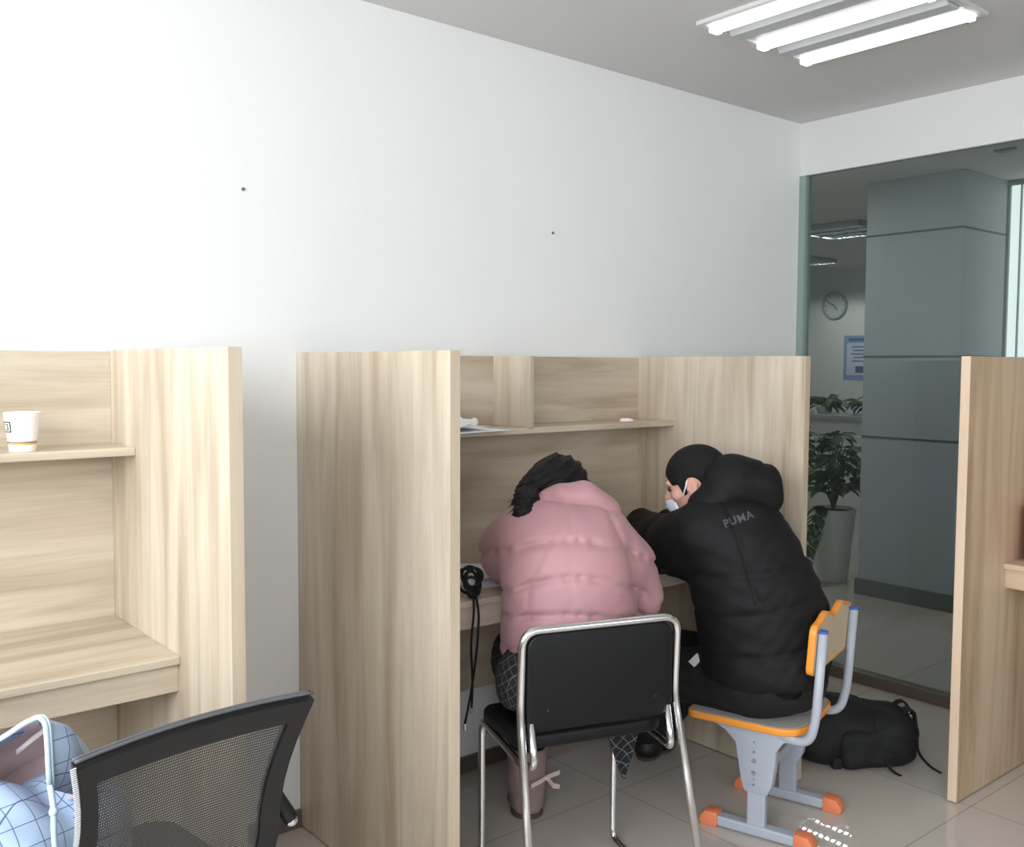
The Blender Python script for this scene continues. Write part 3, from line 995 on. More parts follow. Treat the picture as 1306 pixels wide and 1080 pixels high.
def back_outline(g=0):
    w, z0, z1 = .188 + g, -.078 - g, .066 + g
    pts = []
    for k in range(6):
        a = R_(180 + 90 * k / 5); pts.append((-w + .025 + .025 * math.cos(a), z0 + .025 + .025 * math.sin(a)))
    for k in range(6):
        a = R_(270 + 90 * k / 5); pts.append((w - .025 + .025 * math.cos(a), z0 + .025 + .025 * math.sin(a)))
    for k in range(6):
        a = R_(0 + 90 * k / 5); pts.append((w - .025 + .025 * math.cos(a), z1 - .025 + .025 * math.sin(a)))
    for k in range(1, 12):
        u = 1 - 2 * k / 12
        pts.append((u * (w - .03), z1 + .006 - .014 * math.cos(u * math.pi * 2) * (1 - abs(u) * .3) + .004))
    for k in range(6):
        a = R_(90 + 90 * k / 5); pts.append((-w + .025 + .025 * math.cos(a), z1 - .025 + .025 * math.sin(a)))
    return pts


MBK = Matrix.Translation((0, -.156, .608)) @ Matrix.Rotation(R_(4), 4, 'X') @ Matrix.Rotation(R_(90), 4, 'X')
MB().prism(back_outline(-.004), .018, MBK, bevel=.002).build('backrest', BIRCH, t)
MB().prism(back_outline(.003), .021, MBK @ Matrix.Translation((0, 0, -.0035)), hole=back_outline(-.0045), bevel=.003).build('backrest_rim', ORANGE, t, smooth=True, angle=60)

# ------------------------------------------------------------------ people
Z3 = Vector((0, 0, 1))


def head(F, c, fwd, up, sc=1.0):
    """skin of a head with nose, brow, chin, lips and ears around c"""
    fwd = Vector(fwd).normalized(); side = fwd.cross(Vector(up)).normalized(); up = side.cross(fwd).normalized()
    M = Matrix((side, fwd, up)).transposed()
    c = Vector(c)
    P = lambda x, y, z: c + M @ Vector((x, y, z)) * sc
    F.ell(P(0, -.012, .02), [.074 * sc, .094 * sc, .088 * sc], M, k=.02)
    F.ell(P(0, .022, -.045), [.056 * sc, .066 * sc, .068 * sc], M, k=.03)
    F.cap(P(0, .072, -.088), P(0, .066, -.092), .018 * sc, k=.02)            # chin
    F.cap(P(0, .084, .012), P(0, .106, -.026), .008 * sc, .0125 * sc, k=.012)  # nose
    for s in (-1, 1):
        F.cap(P(s * .012, .092, -.028), P(s * .012, .094, -.028), .007 * sc, k=.006)
        F.cap(P(s * .012, .086, .022), P(s * .044, .074, .022), .010 * sc, k=.012)   # brow
        F.ell(P(s * .05, .055, -.022), [.022 * sc, .02 * sc, .02 * sc], M, k=.02)      # cheek
        F.ell(P(s * .032, .089, .004), [.016 * sc, .012 * sc, .011 * sc], M, k=.006, mode='s')
        F.ell(P(s * .076, -.008, -.008), [.009 * sc, .020 * sc, .032 * sc], M, k=.006)  # ear
        F.ell(P(s * .085, -.004, -.004), [.006 * sc, .011 * sc, .018 * sc], M, k=.004, mode='s')
        F.cap(P(s * .077, .0, -.036), P(s * .077, .0, -.038), .008 * sc, k=.005)
    F.cap(P(-.02, .084, -.054), P(.02, .084, -.054), .0075 * sc, k=.008)
    F.cap(P(-.018, .083, -.064), P(.018, .083, -.064), .0078 * sc, k=.008)
    return P, M


def hand(F, w, d, n, side):
    """palm and five bent fingers; w wrist, d pointing direction, n back of the hand, side = +1 thumb on the right"""
    d = Vector(d).normalized(); s = d.cross(Vector(n)).normalized(); n = s.cross(d).normalized(); w = Vector(w)
    F.ell(w + d * .045, (.04, .046, .016), Matrix((s, d, n)).transposed(), k=.01)
    for i, (o, L) in enumerate(((-.030, .060), (-.010, .074), (.011, .078), (.031, .068))):
        if side < 0: o = -o
        a = w + d * .082 + s * o
        b = a + d * (L * .45) + n * .004; c = b + d * (L * .33) - n * .014; e = c + d * (L * .2) - n * .018
        F.chain([a, b, c, e], [.0095, .009, .0085, .0075], k=.006)
    a = w + d * .02 + s * (.034 * side); b = a + d * .030 + s * (.024 * side) - n * .006; c = b + d * .03 + s * (.004 * side) - n * .008
    F.chain([a, b, c], [.012, .0105, .009], k=.008)


def quilt(seams, amp, w):
    """seams: list of functions s(X,Y,Z) that are zero on a stitched line"""
    def fn(X, Y, Z):
        d = 0
        for s in seams:
            d = d + amp * np.exp(-(s(X, Y, Z) / w) ** 2)
        return d
    return fn


# ---- woman in pink: local axes a (right), d (away), z; base at (.17, 2.55)
WA, WD = .17, 2.66
base = world(WA, WD)
pw = thing('person', 'person in pink puffer jacket bent over the desk, dark hair tied back', 'person', (base.x, base.y, 0), FRAME_ROT)


def L(a, d, z):
    return Vector((a + .007 - WA, d + .11 - WD, z - (.015 if z > .56 else 0)))


fdir = Vector((-.363, .932, 0)); sdir = Vector((.932, .363, 0))
F = Field((-.40, -.25, -.02), (.40, 1.05, 1.22), .0055)
F.ell(L(.165, 2.53, .565), (.15, .13, .11), k=.05)
F.chain([L(.165, 2.53, .60), L(.155, 2.545, .78), L(.15, 2.60, .93)], [.12, .115, .12], .05)
F.chain([L(.13, 2.62, .98), L(.13, 2.70, 1.02)], [.055, .05], .03)
hcw = L(.132, 2.755, 1.035)
HPw, HMw = head(F, hcw, Vector((-.25, .80, -.62)), Vector((-.30, .45, .85)))
# arms (folded under the head)
F.chain([L(.02, 2.63, .95), L(.015, 2.88, .835), L(.16, 2.98, .815)], [.05, .042, .032], .03)
F.chain([L(.27, 2.60, .95), L(.345, 2.64, .79), L(.30, 2.86, .82), L(.17, 2.94, .845)], [.05, .042, .038, .03], .03)
hand(F, L(.16, 2.98, .815), (.9, .25, .05), Vector((0, .2, 1)), -1)
hand(F, L(.17, 2.94, .85), (-.9, .1, .0), Vector((0, .2, 1)), 1)
# legs
lk, rk = L(.00, 2.88, .48), L(.20, 2.96, .48)
la, ra_ = L(.045, 2.865, .10), L(.060, 3.10, .10)
F.chain([L(.09, 2.53, .53), lk, L(.04, 2.86, .28), la], [.085, .058, .052, .036], .03)
F.chain([L(.25, 2.56, .53), rk, L(.13, 3.08, .27), ra_], [.085, .058, .052, .036], .03)
for a_, dr in ((la, Vector((-.15, .95, 0))), (ra_, Vector((-.1, .97, 0)))):
    F.chain([a_ - Vector((0, 0, .045)) - dr * .02, a_ + dr * .11 - Vector((0, 0, .075))], [.036, .026], .03)
F.mesh('body', SKIN, pw, 2)
# tights
F = Field((-.30, -.2, .05), (.30, .95, .66), .007)
F.ell(L(.165, 2.53, .565), (.158, .138, .115), k=.05)
F.chain([L(.09, 2.53, .53), lk, L(.04, 2.86, .28), la + Vector((0, 0, .03))], [.091, .064, .058, .042], .03)
F.chain([L(.25, 2.56, .53), rk, L(.13, 3.08, .27), ra_ + Vector((0, 0, .03))], [.091, .064, .058, .042], .03)
F.mesh('tights', BLACKTX, pw, 2)
# skirt
F = Field((-.32, -.30, .42), (.34, .50, .72), .007)
F.ell(L(.165, 2.52, .58), (.20, .16, .12), k=.04)
F.chain([L(.085, 2.52, .53), L(.015, 2.80, .52)], [.105, .088], .05)
F.chain([L(.255, 2.55, .53), L(.20, 2.86, .52)], [.105, .088], .05)
F.cap(L(.06, 2.47, .58), L(.05, 2.44, .56), .10, .095, .04)
F.displace(lambda X, Y, Z: .006 * np.sin((X + .4 * Y) * 85) * np.clip((.66 - Z) * 6, 0, 1))
F.plane_cut((0, 0, .50), (0, 0, -1))
F.mesh('skirt', DARKPL, pw, 1)
# loose end of the skirt hanging below the seat
hem = MB()
t0, t1 = L(.235, 2.50, .462), L(.385, 2.55, .462)
N1, N2 = 12, 8
for_rows = []
for i in range(N1 + 1):
    row = []
    for k in range(N2 + 1):
        u, v = i / N1, k / N2
        drop = (.03 + .185 * (1 - abs(u - .56) / .56) if u < .56 else .03 + .185 * (1 - (u - .56) / .44) ** .9)
        p = t0.lerp(t1, u) + Vector((0, .012 * math.sin(u * 14) * v - .02 * v, -drop * v - (.02 if v == 0 else 0) * 0))
        p.x += (.29 - .17 - p.x) * .25 * v
        row.append(hem.bm.verts.new(p))
    for_rows.append(row)
for i in range(N1):
    for k in range(N2):
        hem.bm.faces.new((for_rows[i][k], for_rows[i + 1][k], for_rows[i + 1][k + 1], for_rows[i][k + 1]))
thicken(hem.bm, geom=list(hem.bm.faces), thickness=.003)
hem.build('skirt_hem', plaid('dark_check_hem', S(26, 26, 31), S(120, 118, 122), .022, .07, (R_(10), R_(38), R_(15))), pw, smooth=True)
# jacket
F = Field((-.36, -.34, .52), (.42, .62, 1.16), .006)
F.ell(L(.160, 2.51, .70), (.185, .16, .17), k=.08)
F.ell(L(.150, 2.52, .85), (.185, .165, .16), k=.08)
F.ell(L(.140, 2.58, .945), (.165, .14, .105), k=.08)
F.ell(L(.165, 2.52, .625), (.185, .16, .075), k=.05)
F.cap(L(.02, 2.60, .72), L(.015, 2.58, .64), .055, .05, .05)                      # left front skirt of the jacket
F.chain([L(.048, 2.60, .945), L(.006, 2.69, .885), L(.012, 2.80, .842), L(.13, 2.93, .828)], [.09, .092, .084, .06], .07)
F.chain([L(.245, 2.58, .945), L(.305, 2.60, .87), L(.362, 2.645, .770)], [.085, .080, .062], .05)
F.cap(L(.335, 2.63, .84), L(.372, 2.64, .752), .072, .050, .04)
F.chain([L(.362, 2.645, .770), L(.31, 2.84, .83), L(.19, 2.94, .84)], [.060, .062, .05], .03)
ctr = .155 - WA
sq = [lambda X, Y, Z: Z - (.950 - 1.5 * (X - ctr) ** 2), lambda X, Y, Z: Z - (.862 - 1.9 * (X - ctr - .01) ** 2), lambda X, Y, Z: Z - (.765 - 1.2 * (X - ctr) ** 2), lambda X, Y, Z: Z - (.665 - .9 * (X - ctr) ** 2)]
F.displace(lambda X, Y, Z: quilt(sq, .0085, .010)(X, Y, Z) * (1 + .45 * np.sin(105 * X + 3 * np.sin(31 * X))))
F.displace(lambda X, Y, Z: np.where(Y < .05, .0022 * np.exp(-((X - ctr - .005) / .006) ** 2), 0))            # centre back seam
F.displace(lambda X, Y, Z: .004 * np.exp(-((X - (.318 - WA) - .16 * np.maximum(.90 - Z, 0) + .45 * np.maximum(Z - .90, 0)) / .008) ** 2) * (Y < .12) * (Z > .66))   # right armhole
F.displace(lambda X, Y, Z: .003 * np.exp(-((X - (.045 - WA) + .0 * Z + .5 * np.maximum(Z - .84, 0) * -1) / .008) ** 2) * (Y < .06) * (Z > .74))   # left armhole
F.displace(lambda X, Y, Z: .0018 * np.sin(31 * X + 23 * Z + 3 * np.sin(17 * Y)) * np.sin(27 * Z - 19 * X + 1.3) + .0006 * np.sin(95 * X - 60 * Z + 4) * np.sin(70 * Z + 30 * Y))
F.plane_cut(L(.1, 2.5, .570), (-.35, 0, -1))
jk = F.mesh('jacket', PINK, pw, 1)
# stand-up collar around the neck
F = Field((-.22, -.16, .93), (.24, .30, 1.14), .005)
crot = Euler((R_(-30), R_(9), 0))
F.ell(L(.185, 2.615, 1.028), (.118, .098, .052), crot, k=.03)
F.cap(L(.085, 2.575, 1.00), L(.275, 2.575, .985), .034, .034, .03)
F.cap(L(.10, 2.59, 1.045), L(.19, 2.58, 1.062), .03, .034, .03)
F.cap(L(.19, 2.58, 1.062), L(.262, 2.585, 1.015), .034, .03, .03)
F.ell(L(.125, 2.72, 1.075), (.095, .10, .055), crot, k=.012, mode='s')
F.displace(lambda X, Y, Z: .004 * np.exp(-((Z - (1.002 - .5 * abs(X - .02))) / .006) ** 2) + .002 * np.sin(70 * X + 30 * Z))
F.mesh('collar', PINK, pw, 1)
# hair with ponytail and a fine strand texture
F = Field((-.26, -.12, .86), (.14, .42, 1.20), .0045)
up = HMw @ Vector((0, 0, 1)); fw = HMw @ Vector((0, 1, 0))
hc = hcw + up * .028 - fw * .024
F.ell(hc, (.094, .098, .092), HMw, k=.02)
F.ell(hcw + up * .02 - fw * .05 + Vector((-.02, -.02, .0)), (.09, .06, .07), HMw, k=.03)
tie = Vector((.056 - WA, 2.79 - WD, 1.046))
F.ell((tie + hc) / 2 + Vector((-.01, -.02, .0)), (.06, .05, .05), None, k=.03)
F.ell(tie, (.036, .034, .030), None, k=.02)
F.chain([tie, tie + Vector((-.018, -.015, -.030)), tie + Vector((-.024, -.02, -.062))], [.030, .034, .016], .02)
F.chain([tie, tie + Vector((.012, -.025, -.035)), tie + Vector((.008, -.04, -.075))], [.028, .030, .012], .02)
F.chain([tie + Vector((0, -.03, 0)), tie + Vector((-.012, -.10, -.012)), tie + Vector((-.018, -.145, -.050)), tie + Vector((-.020, -.155, -.085))], [.028, .034, .030, .012], .02)
F.displace(lambda X, Y, Z: .0035 * np.sin(230 * X + 60 * np.sin(9 * Z)) * np.sin(90 * Y + 40 * Z) + .003 * np.sin(120 * X - 150 * Z))
F.ell(hcw + fw * .085 - up * .05, (.07, .055, .075), HMw, k=.01, mode='s')
hr = F.mesh('hair', HAIRM, pw, 1)
wsp = MB(); rn = random.Random(3)
for k in range(26):
    p = tie + Vector((rn.uniform(-.045, -.02), rn.uniform(-.15, -.05), rn.uniform(-.07, .005)))
    q = p + Vector((rn.uniform(-.03, .005), rn.uniform(-.02, .01), rn.uniform(-.035, .008)))
    wsp.tube([p, (p + q) / 2 + Vector((0, 0, .006)), q], [.0022, .0016, .0006], 5)
wsp.build('loose_strands', HAIRM, hr)
# boots
for a_, dr in ((la, Vector((-.10, .95, 0)).normalized()), (ra_, Vector((-.1, .97, 0)).normalized())):
    sx = dr.cross(Z3)
    g = Vector((a_.x, a_.y, 0))
    F = Field((g.x - .14, g.y - .14, -.005), (g.x + .14, g.y + .24, .27), .005)
    M = Matrix((sx, dr, Z3)).transposed()
    F.chain([g + Vector((0, 0, .20)) - dr * .004, g + Vector((0, 0, .11)), g + Vector((0, 0, .058))], [.064, .058, .054], .03)
    F.ell(g + dr * .075 + Vector((0, 0, .045)), (.050, .10, .048), M, k=.03)
    F.ell(g - dr * .01 + Vector((0, 0, .03)), (.05, .06, .032), M, k=.02)
    F.plane_cut((0, 0, .215), (0, 0, 1)); F.plane_cut((0, 0, .014), (0, 0, -1))
    F.displace(lambda X, Y, Z: .0015 * np.sin(80 * X + 60 * Z) * np.sin(70 * Y))
    F.cap(g + Vector((0, 0, .19)), g + Vector((0, 0, .27)), .052, .056, .004, 's')
    bt = F.mesh('boot', SUEDE, pw, 1)
    F = Field((g.x - .14, g.y - .14, -.005), (g.x + .14, g.y + .24, .05), .005)
    F.ell(g + dr * .075, (.054, .106, .03), M, k=.02); F.ell(g - dr * .008, (.053, .062, .03), M, k=.02)
    F.plane_cut((0, 0, .018), (0, 0, 1)); F.plane_cut((0, 0, .001), (0, 0, -1))
    F.mesh('sole', SOLE, bt, 0)
    if a_ is ra_: continue
    bwm = MB()
    c = g + Vector((.062, -.034, .125))
    for s, q in ((1, .014), (-1, -.008), (1, -.022)):
        pts = [c, c + Vector((s * .020, -.012, q)), c + Vector((s * .040, -.004, q * 1.3))]
        bwm.ribbon(pts, Vector((.1, -.3, 1)), .017, .004)
    bwm.ball(c + Vector((0, -.006, 0)), .008, 2)
    bwm.ribbon([c + Vector((-.05, -.052, -.006)), c + Vector((-.02, -.030, 0)), c], Vector((0, 0, 1)), .014, .003)
    bwm.build('bow', BOW, bt, smooth=True, angle=40)

# ---- man in black: base at (.79, 2.96)
MA, MD = .79, 2.96
base = world(MA, MD)
pm = thing('person', 'person with cropped hair and face mask in black hooded jacket', 'person', (base.x, base.y, 0), FRAME_ROT)


def L(a, d, z):
    return Vector((a - MA, d - MD, z))


HFWD, HUP = Vector((-.82, .42, -.32)), Vector((-.30, .12, .94))
hcm = L(.588, 3.055, 1.045)
F = Field((-.62, -.30, -.02), (.36, .78, 1.20), .0055)
F.ell(L(.775, 2.965, .47), (.13, .13, .09), k=.05)
F.chain([L(.775, 2.955, .52), L(.79, 2.94, .72), L(.72, 2.98, .90)], [.13, .13, .13], .05)
F.chain([L(.68, 3.00, .95), L(.61, 3.04, 1.00)], [.06, .056], .03)
HPm, HMm = head(F, hcm, HFWD, HUP)
F.chain([L(.63, 2.97, .90), L(.545, 3.12, .80), L(.50, 3.38, .82)], [.055, .046, .034], .03)
F.chain([L(.76, 3.16, .90), L(.72, 3.40, .80), L(.56, 3.46, .83)], [.055, .046, .034], .03)
hand(F, L(.50, 3.38, .82), (.5, .75, -.08), Vector((0, 0, 1)), 1)
hand(F, L(.56, 3.46, .83), (-.9, -.1, .0), Vector((0, 0, 1)), 1)
ml, mr = L(.47, 3.10, .415), L(.60, 3.28, .415)
al, ar = L(.495, 3.40, .085), L(.56, 3.47, .085)
F.chain([L(.755, 2.90, .435), ml, L(.50, 3.24, .25), al], [.095, .062, .054, .036], .03)
F.chain([L(.85, 3.05, .435), mr, L(.60, 3.38, .25), ar], [.095, .062, .054, .036], .03)
for a_, dr in ((al, Vector((-.15, .97, 0))), (ar, Vector((-.2, .97, 0)))):
    F.chain([a_ - Vector((0, 0, .04)) - dr * .02, a_ + dr * .12 - Vector((0, 0, .06))], [.032, .024], .03)
mbody = F.mesh('body', SKIN, pm, 2)
# eyes and brows, mask with ear loops
for s in (-1, 1):
    MB().ball(HPm(s * .031, .0765, .002), .0095, 2).build('eye', plain('eye', S(60, 48, 44), .3), pm, smooth=True)
for s in (-1, 1):
    MB().tube([HPm(s * .018, .083, .027), HPm(s * .032, .080, .031), HPm(s * .046, .074, .029)], [.002, .003, .0015], 6).build('eyebrow', HAIRC, pm, smooth=True)
mk = MB()
rows = []
for i in range(11):
    a = R_(-50 + 100 * i / 10)
    row = []
    for k in range(8):
        v = k / 7
        z = -.030 - .080 * v
        r = .088 + .026 * math.cos(a) ** 3 * (1 - abs(v - .3) * 1.1) - .012 * v
        row.append(mk.bm.verts.new(HPm(math.sin(a) * .070, .012 + math.cos(a) * r * 1.06 - .01, z * (.9 + .1 * math.cos(a)))))
    rows.append(row)
for i in range(10):
    for k in range(7):
        mk.bm.faces.new((rows[i][k], rows[i + 1][k], rows[i + 1][k + 1], rows[i][k + 1]))
thicken(mk.bm, geom=list(mk.bm.faces), thickness=.002)
mko = mk.build('face_mask', MASKM, pm, smooth=True)
for s in (-1, 1):
    for zz in (-.036,):
        MB().tube([HPm(s * .063, .05, zz), HPm(s * .078, .025, -.02 + (zz + .03) * .5), HPm(s * .086, -.004, .016)], .0022, 6).build('ear_loop', plain('white_elastic', S(236, 232, 232), .8), mko, smooth=True)
# cropped hair: cap over the skull, cut at the hairline
F = Field((hcm.x - .16, hcm.y - .16, hcm.z - .12), (hcm.x + .17, hcm.y + .16, hcm.z + .16), .0045)
hu = HMm @ Vector((0, 0, 1)); hf = HMm @ Vector((0, 1, 0)); hs = HMm @ Vector((1, 0, 0))
F.ell(HPm(0, -.014, .024), (.083, .103, .094), HMm, k=.01)
F.ell(HPm(0, .105, -.022), (.12, .055, .072), HMm, k=.01, mode='s')
for s in (-1, 1):
    F.ell(HPm(s * .082, .052, -.02), (.045, .040, .036), HMm, k=.008, mode='s')
    F.ell(HPm(s * .085, -.012, -.018), (.04, .030, .040), HMm, k=.006, mode='s')
    F.cap(HPm(s * .071, .026, .02), HPm(s * .069, .022, -.022), .010, .007, .008)
F.plane_cut(HPm(0, -.05, -.055), tuple(-hu + hf * .15))
F.displace(lambda X, Y, Z: .0010 * np.sin(400 * X) * np.sin(380 * Y + 1) * np.sin(420 * Z))
F.mesh('hair', HAIRC, pm, 1)
# trousers
BKN = Vector((.831, -.5565, 0)); BKP = L(.827, 2.946, .5) + BKN * .147      # the back rest limits him behind
F = Field((-.46, -.22, .04), (.28, .68, .62), .007)
F.ell(L(.80, 2.925, .475), (.180, .190, .118), k=.05)
F.ell(L(.79, 2.905, .445), (.185, .125, .085), k=.04)
F.chain([L(.755, 2.895, .445), ml, L(.50, 3.24, .25), al + Vector((0, 0, .01))], [.105, .078, .07, .055], .03)
F.chain([L(.85, 3.05, .445), mr, L(.60, 3.38, .25), ar + Vector((0, 0, .01))], [.105, .078, .07, .055], .03)
F.displace(lambda X, Y, Z: .002 * np.sin(50 * X + 40 * Z) * np.sin(60 * Y - 30 * Z))
F.plane_cut(BKP, BKN)
tro = F.mesh('trousers', BLACKTX, pm, 1)
# shoes
for a_, dr in ((al, Vector((.35, .9, 0)).normalized()), (ar, Vector((.1, .97, 0)).normalized())):
    sx = dr.cross(Z3); M = Matrix((sx, dr, Z3)).transposed(); g = Vector((a_.x, a_.y, 0))
    F = Field((g.x - .16, g.y - .12, -.005), (g.x + .20, g.y + .26, .14), .005)
    F.ell(g + dr * .075 + Vector((0, 0, .038)), (.050, .125, .045), M, k=.03)
    F.cap(g + Vector((0, 0, .05)), g + Vector((0, 0, .11)), .048, .045, .03)
    F.plane_cut((0, 0, .012), (0, 0, -1))
    sh = F.mesh('shoe', plain('black_leather', S(20, 20, 22), .5), pm, 1)
    F = Field((g.x - .16, g.y - .12, -.005), (g.x + .20, g.y + .26, .04), .005)
    F.ell(g + dr * .075, (.053, .13, .03), M, k=.02)
    F.plane_cut((0, 0, .014), (0, 0, 1)); F.plane_cut((0, 0, .001), (0, 0, -1))
    F.mesh('sole', SOLE, sh, 0)
# jacket
F = Field((-.46, -.36, .36), (.40, .66, 1.10), .006)
F.ell(L(.795, 2.93, .50), (.21, .205, .12), k=.08)
F.ell(L(.785, 2.94, .635), (.205, .20, .15), k=.08)
F.ell(L(.745, 2.95, .76), (.19, .195, .14), k=.08)
F.ell(L(.705, 2.98, .88), (.165, .185, .12), k=.08)
F.ell(L(.69, 2.99, .955), (.12, .13, .07), k=.06)
F.chain([L(.60, 2.945, .90), L(.545, 3.04, .845), L(.51, 3.16, .825), L(.465, 3.40, .845)], [.105, .098, .09, .062], .04)
F.chain([L(.78, 3.17, .90), L(.73, 3.38, .83), L(.58, 3.46, .835)], [.095, .085, .065], .04)
sq = [lambda X, Y, Z: Z - (.93 - .30 * (X + .1)), lambda X, Y, Z: Z - (.80 + .18 * (X + .1)), lambda X, Y, Z: Z - (.685 + .22 * (X + .1)), lambda X, Y, Z: Z - (.575 + .16 * X), lambda X, Y, Z: Z - (.455 + .05 * X)]
F.displace(quilt(sq[1:], .006, .011))
F.displace(lambda X, Y, Z: .007 * np.exp(-((X + .105 + .25 * (Z - .85)) / .008) ** 2) * (Y < .15) * (Z > .72))
F.displace(lambda X, Y, Z: .0022 * np.sin(36 * X + 38 * Z + 3 * np.sin(15 * Y)) * np.sin(60 * Z - 24 * X + 1.3) + .001 * np.sin(75 * X - 90 * Z + 4 + 3 * np.sin(20 * X)))
F.plane_cut(L(.8, 2.9, .385), (-.12, -.04, -1))
F.plane_cut(BKP, BKN)
mj = F.mesh('jacket', BLACKNY, pm, 1)
# hood lying on the shoulders
F = Field((-.30, -.26, .90), (.26, .30, 1.18), .0055)
F.ell(L(.70, 2.985, 1.052), (.108, .105, .088), Euler((0, R_(14), 0)), k=.04)
F.ell(L(.775, 2.98, 1.045), (.068, .085, .072), k=.04)
F.ell(L(.625, 2.955, 1.000), (.062, .065, .048), Euler((0, R_(-24), 0)), k=.04)
F.cap(L(.58, 2.965, .975), L(.80, 2.95, .992), .034, .034, .04)
F.ell(L(.575, 3.09, 1.06), (.088, .10, .10), k=.012, mode='s')
F.displace(lambda X, Y, Z: .006 * np.exp(-((Z - (1.09 + .35 * (X + .07))) / .008) ** 2) * (X > -.09) + .003 * np.sin(48 * X + 25 * Z) * np.sin(40 * Z + 1))
F.mesh('hood', BLACKNY, pm, 1)


def project_mesh(obj_src, verts, direction, offset):
    """drop points along a direction onto a garment (parent space)"""
    me = obj_src.data
    bv = BVHTree.FromPolygons([v.co.copy() for v in me.vertices], [tuple(p.vertices) for p in me.polygons])
    out = []
    for v in verts:
        h = bv.ray_cast(v, direction)
        out.append((h[0] + h[1] * offset) if h[0] is not None else None)
    return out


def print_on(obj_src, parent, name, text, origin, xdir, ydir, direction, height, mat):
    cu = bpy.data.curves.new('lettering', 'FONT'); cu.body = text; cu.offset = .0006; cu.space_character = 1.12; cu.size = height; cu.resolution_u = 2
    cu.align_x = 'CENTER'; cu.align_y = 'CENTER'
    tmp = bpy.data.objects.new('lettering', cu); COL.objects.link(tmp)
    bpy.context.view_layer.update()
    me = bpy.data.meshes.new_from_object(tmp.evaluated_get(bpy.context.evaluated_depsgraph_get()))
    bpy.data.objects.remove(tmp)
    b = bmesh.new(); b.from_mesh(me)
    bmesh.ops.subdivide_edges(b, edges=[e for e in b.edges if e.calc_length() > .006], cuts=2)
    xd, yd = Vector(xdir).normalized(), Vector(ydir).normalized()
    vs = [Vector(origin) + xd * v.co.x * 1.1 + yd * v.co.y for v in b.verts]
    pr = project_mesh(obj_src, vs, Vector(direction).normalized(), .0012)
    for v, p, q in zip(b.verts, pr, vs):
        v.co = p if p is not None else q
    b.to_mesh(me); b.free()
    me.materials.clear(); me.materials.append(mat)
    o = bpy.data.objects.new(name, me)
    return link(o, parent)


print_on(mj, mj, 'printed_logo', 'PUMA', L(.676, 2.5, .952), (1, 0, .34), (-.34, 0, 1), (0, 1, .02), .030, LOGOM)
# white square tag on the trousers
o_ = L(.578, 2.4, .497)
hits = []
for q_ in (tro, mj):
    bv = BVHTree.FromPolygons([v.co.copy() for v in q_.data.vertices], [tuple(p.vertices) for p in q_.data.polygons])
    h_ = bv.ray_cast(o_, Vector((0, 1, 0)))
    if h_[0] is not None: hits.append((h_[3], h_, q_))
hits.sort(key=lambda e: e[0])
h_ = hits[0][1] if hits else (None, None)
tro = hits[0][2] if hits else tro
hp, hn = (h_[0], h_[1]) if h_[0] is not None else (L(.592, 2.82, .508), Vector((0, -1, 0)))
if hn.y > 0: hn = -hn
xd = hn.cross(Z3).normalized() * -1; zd_ = xd.cross(hn).normalized() * -1
if zd_.z < 0: zd_ = -zd_
tg = MB()
tg.bm.faces.new([tg.bm.verts.new(hp + hn * .006 + xd * (x * .92 + z * .39) + zd_ * (z * .92 - x * .39)) for x, z in ((-.015, -.019), (.015, -.019), (.015, .019), (-.015, .019))])
thicken(tg.bm, geom=list(tg.bm.faces), thickness=.002)
tgo = tg.build('white_tag', TAGM, tro); tgo['label'] = 'small white square tag on black trousers'

# ------------------------------------------------------------------ backpack on the floor
BA, BD = 1.225, 3.42
base = world(BA, BD)
t = thing('backpack', 'black backpack lying on the floor behind the school chair', 'backpack', (base.x, base.y, 0), FRAME_ROT)
F = Field((-.30, -.22, -.01), (.30, .22, .30), .006)
F.rbox((.03, .0, .095), (.195, .13, .095), .07, Euler((0, R_(3), R_(-6))), k=.05)
F.ell((-.06, .02, .13), (.14, .12, .085), Euler((0, R_(8), 0)), k=.06)
F.ell((-.13, -.02, .085), (.10, .12, .085), k=.05)
F.ell((.12, -.03, .10), (.10, .11, .075), k=.05)
F.plane_cut((0, 0, .004), (0, 0, -1))
F.displace(lambda X, Y, Z: .004 * np.sin(38 * X + 20 * Z + 2 * np.sin(20 * Y)) * np.sin(45 * Z + 22 * Y) + .006 * np.exp(-((X - .045 - .25 * (Z - .1)) / .006) ** 2) + .005 * np.exp(-((Z - .14 + .2 * X) / .006) ** 2) * (X > .05))
F.mesh('body', BAGM, t, 1)
F = Field((-.15, -.22, -.01), (.20, .02, .20), .006)
F.rbox((.03, -.105, .075), (.105, .045, .07), .035, Euler((0, R_(-4), R_(4))), k=.03)
F.displace(lambda X, Y, Z: .003 * np.sin(60 * X) * np.sin(50 * Z))
F.plane_cut((0, 0, .006), (0, 0, -1))
F.mesh('front_pocket', BAGM, t, 1)
MB().ribbon(arc_path([(.15, -.02, .165), (.165, -.015, .205), (.20, -.005, .210), (.225, .0, .17)], .03, 5), Vector((0, 1, 0)), .026, .006).build('top_handle', BAGM, t)
m = MB(); m.ribbon(arc_path([(.16, -.06, .16), (.185, -.055, .197), (.215, -.05, .19), (.226, -.05, .12), (.225, -.06, .06)], .03, 5), Vector((0, 1, .0)), .034, .009)
m.build('shoulder_strap', BAGM, t)
m = MB(); m.ribbon(arc_path([(.07, -.135, .10), (.085, -.15, .045), (.10, -.16, .012), (.125, -.18, .004)], .03, 5), Vector((1, .3, 0)), .012, .003)
m.build('side_strap', BAGM, t)
m = MB(); m.ribbon(arc_path([(.225, -.06, .075), (.232, -.075, .035), (.255, -.12, .008), (.275, -.155, .004)], .03, 5), Vector((1, .3, 0)), .010, .003)
m.build('loose_strap', BAGM, t)
